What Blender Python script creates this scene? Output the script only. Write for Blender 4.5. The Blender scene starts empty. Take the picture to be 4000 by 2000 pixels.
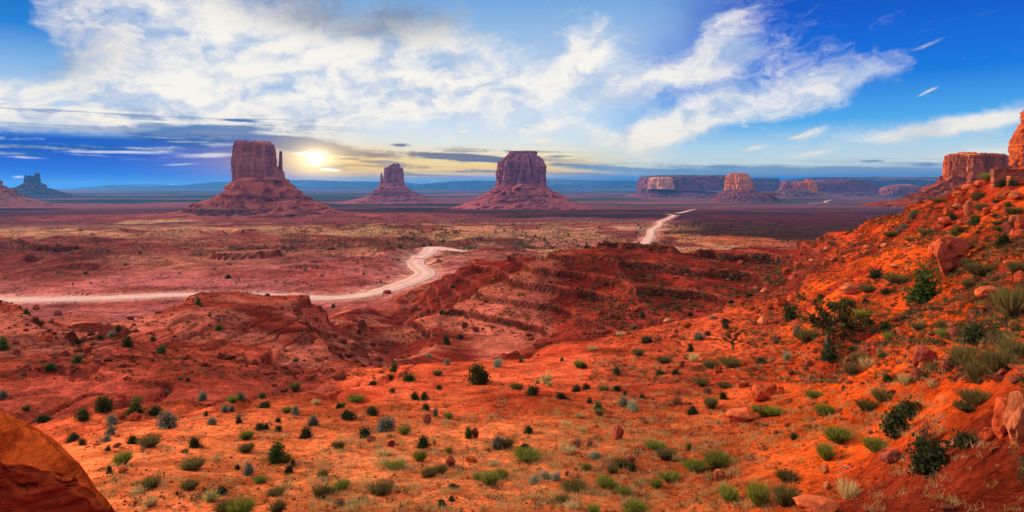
import bpy, math, random
import numpy as np
from mathutils import Vector

# ---------------------------------------------------------------- camera, light, air
K = 0.0004                      # tangent per photo pixel (4000 px wide, horizon at row 725)
HZ = 725.0
scene = bpy.context.scene
cam_d = bpy.data.cameras.new('camera')
cam_d.sensor_width = 36.0
cam_d.lens = 18.0 / 0.8
cam_d.shift_y = -(1000 - HZ) / 4000
cam_d.clip_start = 0.1
cam_d.clip_end = 90000
cam = bpy.data.objects.new('camera', cam_d)
scene.collection.objects.link(cam)
cam.location = (0, 0, 0)
cam.rotation_euler = (math.radians(90), 0, 0)
scene.camera = cam

SUN_AZ, SUN_EL = math.radians(-66), math.radians(18)
sun_d = bpy.data.lights.new('sun', 'SUN')
sun_d.energy = 5.0
sun_d.angle = math.radians(2.0)
sun_d.color = (1.0, 0.72, 0.44)
sun = bpy.data.objects.new('sun', sun_d)
scene.collection.objects.link(sun)
sdir = Vector((math.sin(SUN_AZ) * math.cos(SUN_EL), math.cos(SUN_AZ) * math.cos(SUN_EL), math.sin(SUN_EL)))
sun.rotation_euler = sdir.to_track_quat('Z', 'Y').to_euler()

vs = scene.view_settings
vs.view_transform = 'Standard'
vs.look = 'None'
vs.gamma = 1
vs.exposure = 0.5
vs.use_curve_mapping = False
cy = scene.cycles
cy.use_denoising = True
cy.max_bounces = 5
cy.diffuse_bounces = 3
cy.glossy_bounces = 1
cy.transmission_bounces = 2
cy.volume_bounces = 0
cy.volume_step_rate = 8
cy.caustics_reflective = False
cy.caustics_refractive = False

OVERHEAD = 1.05                 # radiance of the unseen overhead sky, set to brighten the ground
HAZE_DENSITY = 4.0e-5


def lin(r, g, b):
    f = lambda c: (c / 255 / 12.92) if c / 255 <= 0.04045 else ((c / 255 + 0.055) / 1.055) ** 2.4
    return (f(r), f(g), f(b), 1.0)


# ---------------------------------------------------------------- node helper
class X:
    nt = None

    def __init__(s, sock): s.s = sock
    def __add__(a, b): return mth('ADD', a, b)
    __radd__ = __add__
    def __sub__(a, b): return mth('SUBTRACT', a, b)
    def __rsub__(a, b): return mth('SUBTRACT', b, a)
    def __mul__(a, b): return mth('MULTIPLY', a, b)
    __rmul__ = __mul__
    def __truediv__(a, b): return mth('DIVIDE', a, b)


def put(sock, v):
    if isinstance(v, X): X.nt.links.new(v.s, sock)
    elif v is not None: sock.default_value = v


def mth(op, a, b=None, c=None, clamp=False):
    n = X.nt.nodes.new('ShaderNodeMath')
    n.operation = op
    n.use_clamp = clamp
    put(n.inputs[0], a); put(n.inputs[1], b); put(n.inputs[2], c)
    return X(n.outputs[0])


def sm(v, lo, hi, a=0.0, b=1.0):
    n = X.nt.nodes.new('ShaderNodeMapRange')
    n.interpolation_type = 'SMOOTHSTEP'
    put(n.inputs['Value'], v)
    put(n.inputs['From Min'], lo); put(n.inputs['From Max'], hi)
    put(n.inputs['To Min'], a); put(n.inputs['To Max'], b)
    return X(n.outputs['Result'])


def mixc(f, a, b, mode='MIX'):
    n = X.nt.nodes.new('ShaderNodeMix')
    n.data_type = 'RGBA'
    n.blend_type = mode
    n.clamp_factor = True
    put(n.inputs[0], f); put(n.inputs[6], a); put(n.inputs[7], b)
    return X(n.outputs[2])


def ramp(v, stops):
    n = X.nt.nodes.new('ShaderNodeValToRGB')
    e = n.color_ramp.elements
    while len(e) > 1: e.remove(e[0])
    e[0].position, e[0].color = stops[0]
    for p, c in stops[1:]:
        k = e.new(p); k.color = c
    put(n.inputs[0], v)
    return X(n.outputs[0])


def comb(x, y, z=0.0):
    n = X.nt.nodes.new('ShaderNodeCombineXYZ')
    put(n.inputs[0], x); put(n.inputs[1], y); put(n.inputs[2], z)
    return X(n.outputs[0])


def noise(vec, scale, detail=6, rough=0.55, dist=0.0, out=0):
    n = X.nt.nodes.new('ShaderNodeTexNoise')
    put(n.inputs['Vector'], vec)
    n.inputs['Scale'].default_value = scale
    n.inputs['Detail'].default_value = detail
    n.inputs['Roughness'].default_value = rough
    n.inputs['Distortion'].default_value = dist
    return X(n.outputs[out])


def vmath(op, a, b=None):
    n = X.nt.nodes.new('ShaderNodeVectorMath')
    n.operation = op
    put(n.inputs[0], a); put(n.inputs[1], b)
    return X(n.outputs['Value' if op in ('DOT_PRODUCT', 'LENGTH') else 'Vector'])


# ---------------------------------------------------------------- sky: Nishita + clouds, all by direction (azimuth, elevation)
world = bpy.data.worlds.new('World')
scene.world = world
world.use_nodes = True
X.nt = world.node_tree
X.nt.nodes.clear()
tc = X.nt.nodes.new('ShaderNodeTexCoord')
dirv = vmath('NORMALIZE', X(tc.outputs['Generated']))
sx = X.nt.nodes.new('ShaderNodeSeparateXYZ')
put(sx.inputs[0], dirv)
dx, dy, dz = (X(o) for o in sx.outputs)
AZ = mth('ARCTAN2', dx, dy)
EL = mth('ARCSINE', dz)
U = AZ * 2500.0
V = EL * 2500.0


def ang(px, py):
    t = (px - 2000) * K
    a = math.atan(t)
    return a * 2500, 2500 * math.atan((HZ - py) * K * math.cos(a)), 1 / (1 + t * t), math.cos(a)


UV = comb(U, V)


def blob(px, py, rx, ry, rot=0.0, w=1.0, vec=None):
    u, v, su, sv = ang(px, py)
    n = X.nt.nodes.new('ShaderNodeMapping')
    n.vector_type = 'TEXTURE'
    put(n.inputs['Vector'], vec or UV)
    n.inputs['Location'].default_value = (u, v, 0)
    n.inputs['Rotation'].default_value = (0, 0, math.radians(rot))
    n.inputs['Scale'].default_value = (rx * su, ry * sv, 1)
    q = vmath('DOT_PRODUCT', X(n.outputs[0]), X(n.outputs[0]))
    return mth('EXPONENT', q * -1.0) * w


def blobs(lst, vec=None):
    t = None
    for b in lst:
        k = blob(*b, vec=vec)
        t = k if t is None else t + k
    return t


VR = V / 725.0


def vramp(stops):
    return ramp(VR, [(v / 725, lin(*c)) for v, c in stops])


left_r = vramp([(0, (30, 135, 232)), (40, (8, 105, 222)), (100, (0, 78, 200)), (150, (2, 84, 190)), (180, (90, 150, 215)),
                (220, (205, 218, 235)), (380, (135, 182, 230)), (500, (30, 125, 212)), (725, (0, 78, 172))])
mid_r = vramp([(0, (95, 150, 208)), (30, (125, 158, 200)), (48, (235, 200, 150)), (75, (255, 216, 130)), (110, (250, 228, 175)),
               (160, (232, 235, 230)), (230, (205, 224, 243)), (400, (190, 212, 238)), (725, (110, 165, 222))])
right_r = vramp([(0, (0, 105, 190)), (25, (10, 112, 195)), (48, (110, 160, 200)), (80, (205, 220, 222)), (140, (178, 212, 234)),
                 (230, (80, 170, 236)), (380, (5, 118, 222)), (560, (0, 92, 208)), (725, (0, 72, 185))])
wob = (noise(UV, 0.004, 3) - 0.5) * 300.0
f1 = sm(U + wob, -1000.0, -640.0)
f2 = sm(U + wob + V * -0.6, 0.0, 620.0)
base = mixc(f2, mixc(f1, left_r, mid_r), right_r)
nish = X.nt.nodes.new('ShaderNodeTexSky')
nish.sky_type = 'NISHITA'
nish.sun_disc = False
nish.sun_elevation = SUN_EL
nish.sun_rotation = SUN_AZ
nishc = vmath('SCALE', X(nish.outputs[0]))
nishc.s.node.inputs['Scale'].default_value = 0.06
nishc = vmath('MINIMUM', nishc, (0.12, 0.35, 0.6))
base = mixc(0.06, base, nishc)

# warped noise coordinates
warp = noise(comb(U * 0.0045, V * 0.007), 1.0, 4, 0.55, 0, 1)
wv = vmath('SUBTRACT', warp, (0.5, 0.5, 0.5))
ncoord = vmath('ADD', comb(U * 0.0030 + V * 0.0012, V * 0.0062 - U * 0.0012), wv)
n_big = noise(ncoord, 0.9, 9, 0.55, 0.0)
n_fine = noise(ncoord, 3.2, 7, 0.58, 0.0)
n_xf = noise(ncoord, 9.0, 5, 0.6, 0.0)
n_str = noise(comb(U * 0.0035, V * 0.035), 1.0, 7, 0.6, 0.5)
wob2 = vmath('MULTIPLY', wv, (130.0, 90.0, 0.0))
UVw = vmath('ADD', UV, wob2)

white = blobs([
    (950, 170, 850, 300, 0, 1.15), (350, 430, 620, 120, 0, 1.05), (1350, 330, 620, 170, 0, 1.1), (1750, 120, 260, 130, 20, .35),
    (2300, 185, 120, 75, 15, 1.0), (2080, 330, 260, 85, 10, .8), (2480, 330, 330, 75, 15, .75), (2850, 130, 180, 100, 45, .72),
    (2760, 450, 380, 70, 18, 1.15), (3250, 335, 240, 55, 22, 1.15), (2560, 525, 240, 60, 8, .6), (2900, 250, 300, 90, 15, .5),
    (3550, 512, 200, 30, 8, 1.1), (3900, 445, 220, 36, 14, 1.2), (3900, 585, 300, 36, 8, .95), (150, 110, 150, 55, -30, .75),
    (2180, 490, 150, 34, 0, .6), (3180, 512, 80, 22, 10, .75), (3195, 602, 90, 13, 8, .75), (70, 185, 170, 120, 0, -1.3),
    (30, 60, 120, 90, 0, -.6), (700, 130, 120, 50, 0, -.25), (260, 418, 62, 15, 0, -1.5), (1900, 60, 120, 60, 0, -.5)], UVw)
lowband = sm(V + (n_str - 0.5) * 60.0, 150.0, 205.0)
wa = sm(white + (n_big - 0.5) * 1.25 + (n_fine - 0.5) * 0.85 + (n_xf - 0.5) * 0.5, 0.12, 1.10) * (f1 + (1.0 - f1) * lowband)
streaks = blobs([
    (3620, 360, 60, 6, 27, .66), (3630, 172, 85, 9, 20, .5), (480, 594, 200, 7, 1, 1.), (830, 606, 120, 11, 3, 1.), (720, 641, 100, 5, 4, .7),
    (75, 691, 30, 6, 0, .9), (672, 723, 20, 3, 0, 1.), (100, 615, 110, 6, -2, .7), (1810, 515, 34, 7, 0, .9), (2118, 550, 38, 10, 0, .8),
    (2420, 708, 0.1, 0.1, 0, 0), (2960, 575, 60, 12, 10, .6), (3130, 530, 60, 8, 15, .7), (1600, 640, 200, 5, 0, .4)])
sa = sm(streaks + (n_str - 0.5) * 0.9 + (n_fine - 0.5) * 0.9, 0.15, 1.05)
shade = sm(noise(ncoord, 1.7, 8, 0.56, 0.0), 0.30, 0.60)
topgrey = mth('ADD', blob(1480, 0, 460, 100, -3, 1.2) + blob(1300, 100, 300, 50, -5, .45), blob(120, 240, 260, 70, 0, .55) + blob(300, 180, 250, 90, 10, .3), clamp=True)
wcol = mixc(shade, lin(172, 194, 224), lin(250, 244, 234))
wcol = mixc(sm(V, 120.0, 300.0, 0.5, 0.0), wcol, lin(255, 238, 205))
wcol = mixc(topgrey * sm(n_big, .25, .6, 0.75, 1.0), wcol, lin(122, 132, 152))
sky = mixc(wa * sm(U, 200.0, 900.0, 0.95, 0.86), base, wcol)

dark = blobs([
    (850, 506, 180, 20, 2, 1.5), (930, 470, 70, 6, 0, 1.1), (720, 545, 220, 22, -4, 1.3), (1000, 540, 160, 10, 0, 1.0), (300, 577, 420, 12, 0, 1.1), (100, 600, 160, 12, 0, .8),
    (1150, 560, 240, 20, -4, 1.5), (1310, 597, 170, 10, -3, 1.4), (1290, 650, 100, 7, 2, 1.0), (1770, 612, 230, 13, -3, 1.3), (1880, 622, 100, 9, -3, 1.0),
    (1560, 567, 40, 7, 0, 1.0), (1500, 636, 120, 8, -4, .9), (1620, 684, 110, 5, 0, .7), (1350, 620, 60, 4, 0, .8), (2190, 611, 70, 5, 0, .9), (2250, 645, 110, 6, -4, .7),
    (2420, 660, 260, 10, -3, .9), (3000, 668, 500, 14, 0, .9), (2820, 650, 90, 5, 0, .7), (3300, 655, 120, 7, -2, .8), (3400, 630, 42, 5, 0, .9), (3620, 642, 45, 9, 0, .9),
    (3500, 665, 260, 9, 0, .8), (1900, 670, 300, 6, 0, .5), (1000, 600, 90, 8, 0, .6)])
da = sm(dark + (n_str - 0.5) * 1.5 + (n_fine - 0.5) * 0.8, 0.16, 0.82)
dcol = mixc(f1, lin(22, 92, 168), mixc(sm(U, -700.0, -300.0), lin(140, 132, 138), mixc(sm(U, 0.0, 300.0), lin(50, 96, 140), lin(120, 150, 182))))
dcol = mixc(blob(860, 505, 190, 26), dcol, lin(120, 138, 172))
sky = mixc(da * 0.9, sky, dcol)
n_st2 = noise(comb(U * 0.0022 + 3.0, V * 0.045 + U * 0.0008), 1.0, 8, 0.62, 0.6)
lb = sm(V, 70.0, 115.0) * sm(V, 150.0, 200.0, 1.0, 0.0) * (1.0 - f1)
sky = mixc(lb * sm(n_st2 + (n_fine - .5) * .35, .50, .70) * 0.75, sky, lin(222, 224, 232))
lb2 = sm(V, 165.0, 200.0) * sm(V, 225.0, 275.0, 1.0, 0.0) * sm(U, -900.0, -500.0, 1.0, 0.0)
sky = mixc(lb2 * sm(n_st2 + (n_fine - .5) * .35, .46, .62) * 0.8, sky, lin(84, 128, 186))
cb = sm(V, 18.0, 45.0) * sm(V, 120.0, 170.0, 1.0, 0.0) * sm(U, -950.0, -750.0) * sm(U, 0.0, 400.0, 1.0, 0.0)
sky = mixc(cb * sm(n_st2 + (n_fine - .5) * .3, .49, .60) * 0.8, sky, lin(128, 118, 134))
rb = sm(V, 8.0, 26.0) * sm(V, 60.0, 105.0, 1.0, 0.0) * sm(U, 0.0, 400.0)
sky = mixc(rb * sm(n_st2 + (n_fine - .5) * .3, .44, .60) * 0.75, sky, lin(104, 142, 182))
sky = mixc(sa * 0.85, sky, mixc(f1, lin(225, 232, 240), lin(255, 236, 205)))
# the sun's glow behind broken cloud
glow = blob(1250, 634, 360, 74, 0, 0.62) * (1.0 - da * 0.45)
sky = mixc(glow, sky, lin(255, 200, 84))


def cusp(px, py, rx, ry, k):
    q = blob(px, py, rx, ry)
    return mth('EXPONENT', mth('SQRT', mth('LOGARITHM', mth('MAXIMUM', q, 1e-30), math.e) * -1.0) * -k)


halo = cusp(1231, 621, 80, 62, 1.7) * (1.0 - da * 0.45)
sky = mixc(halo * 0.85, sky, (1.5, 1.0, 0.34, 1))
sky = mixc(cusp(1233, 620, 62, 36, 1.5), sky, (3.0, 2.5, 1.5, 1))
patch = sm(blob(1215, 599, 85, 10, 3) * .95 + blob(1290, 664, 55, 6, -3) * .8 + (n_str - .5) * .9 + (n_fine - .5) * .5, .35, .75)
sky = mixc(patch, sky, (1.9, 1.6, 1.05, 1))
sky = mixc(blob(1231, 621, 13, 13), sky, (9.0, 8.0, 6.0, 1))
low = vmath('SCALE', sky)
low.s.node.inputs['Scale'].default_value = 0.74
sky = low
# unseen sky shaped as fill: warm bright deck overhead, blue-violet behind the camera
deck = mixc(sm(noise(dirv, 3.0, 5, 0.6), .38, .62), (OVERHEAD * .72, OVERHEAD * .64, OVERHEAD * .58, 1), (OVERHEAD * 1.25, OVERHEAD * 1.08, OVERHEAD * .90, 1))
back = mixc(sm(noise(dirv, 2.2, 5, 0.6), .4, .62), (.20, .28, .82, 1), (.40, .38, .80, 1))
sky = mixc(sm(mth('ABSOLUTE', AZ), 0.85, 1.5), sky, back)
sky = mixc(sm(V, 760.0, 2100.0), sky, deck)
bg = X.nt.nodes.new('ShaderNodeBackground')
put(bg.inputs[0], sky)
bg.inputs[1].default_value = 1.0
wo = X.nt.nodes.new('ShaderNodeOutputWorld')
X.nt.links.new(bg.outputs[0], wo.inputs[0])
world.cycles.sampling_method = 'MANUAL'
world.cycles.sample_map_resolution = 512

# ---------------------------------------------------------------- numpy noise
rs = np.random.RandomState(11)
_P = rs.permutation(256)
_P = np.concatenate([_P, _P, _P])
_V = rs.rand(512) * 2 - 1
C = scene.collection


def n2(x, y):
    ix = np.floor(x).astype(np.int64); iy = np.floor(y).astype(np.int64)
    fx = x - ix; fy = y - iy
    u = fx * fx * fx * (fx * (fx * 6 - 15) + 10); v = fy * fy * fy * (fy * (fy * 6 - 15) + 10)
    ix &= 255; iy &= 255
    a, b = _P[ix], _P[ix + 1]
    v00, v10, v01, v11 = _V[_P[a + iy]], _V[_P[b + iy]], _V[_P[a + iy + 1]], _V[_P[b + iy + 1]]
    p = v00 + (v10 - v00) * u
    q = v01 + (v11 - v01) * u
    return p + (q - p) * v


def fb2(x, y, o=4, g=0.5):
    t = 0; a = 1.0
    for i in range(o):
        t = t + a * n2(x * 2 ** i + 17.3 * i, y * 2 ** i + 9.1 * i); a *= g
    return t


def n3(x, y, z):
    iz = np.floor(z).astype(np.int64); fz = z - iz
    w = fz * fz * (3 - 2 * fz)
    a = n2(x + 37.7 * (iz % 97), y + 11.3 * (iz % 89))
    b = n2(x + 37.7 * ((iz + 1) % 97), y + 11.3 * ((iz + 1) % 89))
    return a + (b - a) * w


def fb3(x, y, z, o=4, g=0.5):
    t = 0; a = 1.0
    for i in range(o):
        t = t + a * n3(x * 2 ** i + 7.7 * i, y * 2 ** i + 3.1 * i, z * 2 ** i + 5.3 * i); a *= g
    return t


def ss(x, a, b):
    t = np.clip((x - a) / (b - a), 0, 1)
    return t * t * (3 - 2 * t)


def mix(a, b, t): return a + (b - a) * t


# ---------------------------------------------------------------- mesh / object helpers
def mesh_np(name, verts, faces_flat, sizes, mat=None, col=None, smooth=False, mats=None, midx=None):
    me = bpy.data.meshes.new(name)
    verts = np.asarray(verts, dtype=np.float32).reshape(-1, 3)
    ff = np.asarray(faces_flat, dtype=np.int32).ravel()
    sizes = np.asarray(sizes, dtype=np.int32)
    me.vertices.add(len(verts)); me.vertices.foreach_set('co', verts.ravel())
    me.loops.add(len(ff)); me.loops.foreach_set('vertex_index', ff)
    st = np.zeros(len(sizes), dtype=np.int32); st[1:] = np.cumsum(sizes)[:-1]
    me.polygons.add(len(sizes)); me.polygons.foreach_set('loop_start', st)
    me.polygons.foreach_set('use_smooth', np.full(len(sizes), smooth, dtype=bool))
    if mats:
        for m in mats: me.materials.append(m)
        if midx is not None: me.polygons.foreach_set('material_index', np.asarray(midx, dtype=np.int32))
    elif mat: me.materials.append(mat)
    if col is not None:
        at = me.color_attributes.new('Col', 'FLOAT_COLOR', 'POINT')
        c4 = np.ones((len(verts), 4), dtype=np.float32); c4[:, :3] = col
        at.data.foreach_set('color', c4.ravel())
    me.update(calc_edges=True)
    me.validate()
    return me


def link(name, me, parent=None, loc=None):
    o = bpy.data.objects.new(name, me)
    C.objects.link(o)
    if parent: o.parent = parent
    if loc is not None: o.location = loc
    return o


def tag(o, label, cat, group=None):
    o['label'] = label; o['category'] = cat
    if group: o['group'] = group
    return o


def empty(name, loc, label, cat, group=None):
    o = bpy.data.objects.new(name, None)
    C.objects.link(o); o.location = loc; o.empty_display_size = 0.3
    return tag(o, label, cat, group)


class MB:                       # gathers shapes into one mesh
    def __init__(s): s.v = []; s.f = []; s.n = []; s.c = []; s.k = 0

    def add(s, v, f, n, c=None):
        v = np.asarray(v, float).reshape(-1, 3)
        s.v.append(v); s.f.append(np.asarray(f, np.int64).ravel() + s.k); s.n.append(np.asarray(n, np.int64).ravel())
        s.c.append(np.ones((len(v), 3)) * (0.5 if c is None else np.asarray(c)))
        s.k += len(v)

    def mesh(s, name, mat, smooth=False):
        return mesh_np(name, np.concatenate(s.v), np.concatenate(s.f), np.concatenate(s.n), mat, np.concatenate(s.c), smooth)


def tube(mb, pts, rad, col, sides=5):
    pts = [Vector(p) for p in pts]
    ring = []
    up = Vector((0.31, 0.2, 0.93))
    for i, p in enumerate(pts):
        d = (pts[min(i + 1, len(pts) - 1)] - pts[max(i - 1, 0)]).normalized()
        a = d.cross(up)
        if a.length < 0.1: a = d.cross(Vector((1, 0, 0)))
        a.normalize(); b = d.cross(a)
        for k in range(sides):
            t = 2 * math.pi * k / sides
            ring.append(p + (a * math.cos(t) + b * math.sin(t)) * rad[i])
    f = []
    for i in range(len(pts) - 1):
        for k in range(sides):
            k2 = (k + 1) % sides
            f += [i * sides + k, i * sides + k2, (i + 1) * sides + k2, (i + 1) * sides + k]
    n = [4] * (len(f) // 4)
    f += list(range((len(pts) - 1) * sides, len(pts) * sides)); n.append(sides)
    mb.add([tuple(v) for v in ring], f, n, col)


# ---------------------------------------------------------------- materials
def material(name, rough=0.9, colmul=1.0, var=0.25, vscale=2.0, bump=None, bdist=0.1, transl=0.0, coord='Object', hue=None, obj_rand=0.0, stretch=(1, 1, 1), base=None, multi=(), speck=False):
    m = bpy.data.materials.new(name)
    m.use_nodes = True
    X.nt = nt = m.node_tree
    nt.nodes.clear()
    tcn = nt.nodes.new('ShaderNodeTexCoord')
    vec = X(tcn.outputs[coord])
    if stretch != (1, 1, 1):
        vec = vmath('MULTIPLY', vec, stretch)
    if base is None:
        at = nt.nodes.new('ShaderNodeVertexColor'); at.layer_name = 'Col'
        c = X(at.outputs[0])
    else:
        c = (*base, 1.0)
    v = noise(vec, vscale, 6, 0.62)
    k = mth('ADD', 1.0 - var, v * (2 * var))
    for f_ in multi:
        k = k * sm(noise(vec, f_, 5, .72), .34, .66, 1 - var * 1.5, 1 + var * 1.2)
    if obj_rand:
        oi = nt.nodes.new('ShaderNodeObjectInfo')
        k = k * (X(oi.outputs['Random']) * (2 * obj_rand) + (1 - obj_rand))
    if speck:
        for f_, lo_, am in ((0.9, .60, .72), (3.1, .57, .52), (9.0, .60, .5)):
            k = k * sm(noise(vec, f_, 3, .6), lo_, lo_ + .07, 1.0, am)
    c = mixc(1.0, c, comb(k, k, k), 'MULTIPLY')
    if hue is not None:
        c = mixc(sm(noise(vec, vscale * 0.37, 4, .6), .45, .7) * 0.6, c, (*hue, 1))
    bs = nt.nodes.new('ShaderNodeBsdfPrincipled')
    put(bs.inputs['Base Color'], c)
    bs.inputs['Roughness'].default_value = rough
    bs.inputs['Specular IOR Level'].default_value = 0.0
    if bump:
        h = None
        for sc_, w in bump:
            q = noise(vec, sc_, 5, 0.65) * w
            h = q if h is None else h + q
        b = nt.nodes.new('ShaderNodeBump')
        b.inputs['Strength'].default_value = 1.0
        b.inputs['Distance'].default_value = bdist
        put(b.inputs['Height'], h)
        nt.links.new(b.outputs[0], bs.inputs['Normal'])
    sh = bs.outputs[0]
    if transl:
        tr = nt.nodes.new('ShaderNodeBsdfTranslucent')
        put(tr.inputs[0], c)
        mx = nt.nodes.new('ShaderNodeMixShader')
        mx.inputs[0].default_value = transl
        nt.links.new(sh, mx.inputs[1]); nt.links.new(tr.outputs[0], mx.inputs[2])
        sh = mx.outputs[0]
    out = nt.nodes.new('ShaderNodeOutputMaterial')
    nt.links.new(sh, out.inputs[0])
    return m


M_ground = material('desert_soil', 0.95, var=0.22, vscale=0.9, bump=[(0.5, 1.0), (2.2, .6), (9.0, .25)], bdist=0.4, multi=(0.03, 0.11, 0.4, 4.5), speck=True)
M_road = material('gravel_road', 0.95, var=0.16, vscale=0.25, bump=[(1.5, 1.0)], bdist=0.1)
M_cliff = material('butte_sandstone', 0.92, var=0.38, vscale=0.05, bump=[(0.09, 1.0), (0.35, .5)], bdist=5.0, stretch=(1, 1, 0.22))
M_talus = material('talus_scree', 0.95, var=0.30, vscale=0.10, bump=[(0.12, 1.0), (0.5, .7)], bdist=3.0)
M_rock = material('red_rock', 0.85, var=0.3, vscale=1.6, bump=[(2.5, 1.0), (9, .45)], bdist=0.12, obj_rand=0.3)
M_outcrop = material('smooth_sandstone', 0.85, var=0.2, vscale=1.1, bump=[(1.6, 1.0), (6, .6), (20, .25)], bdist=0.22, stretch=(0.5, 0.8, 2.6), multi=(4.0,))
M_leaf = material('leaves', 0.7, var=0.25, vscale=3.0, transl=0.40, obj_rand=0.22)
M_bark = material('bark', 0.9, var=0.35, vscale=7.0, bump=[(18, 1.0)], bdist=0.02)
M_stone = material('masonry', 0.9, var=0.3, vscale=2.5, bump=[(6, 1.0)], bdist=0.04)

# ---------------------------------------------------------------- terrain: cross-sections by azimuth, then erosion
FAR = [(500, -50), (743, -55), (1120, -64), (1430, -72), (2000, -82), (3000, -91), (5000, -100), (8000, -105), (24000, -112)]


def pz(py, d): return (d, (HZ - py) * K * d)


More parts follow.
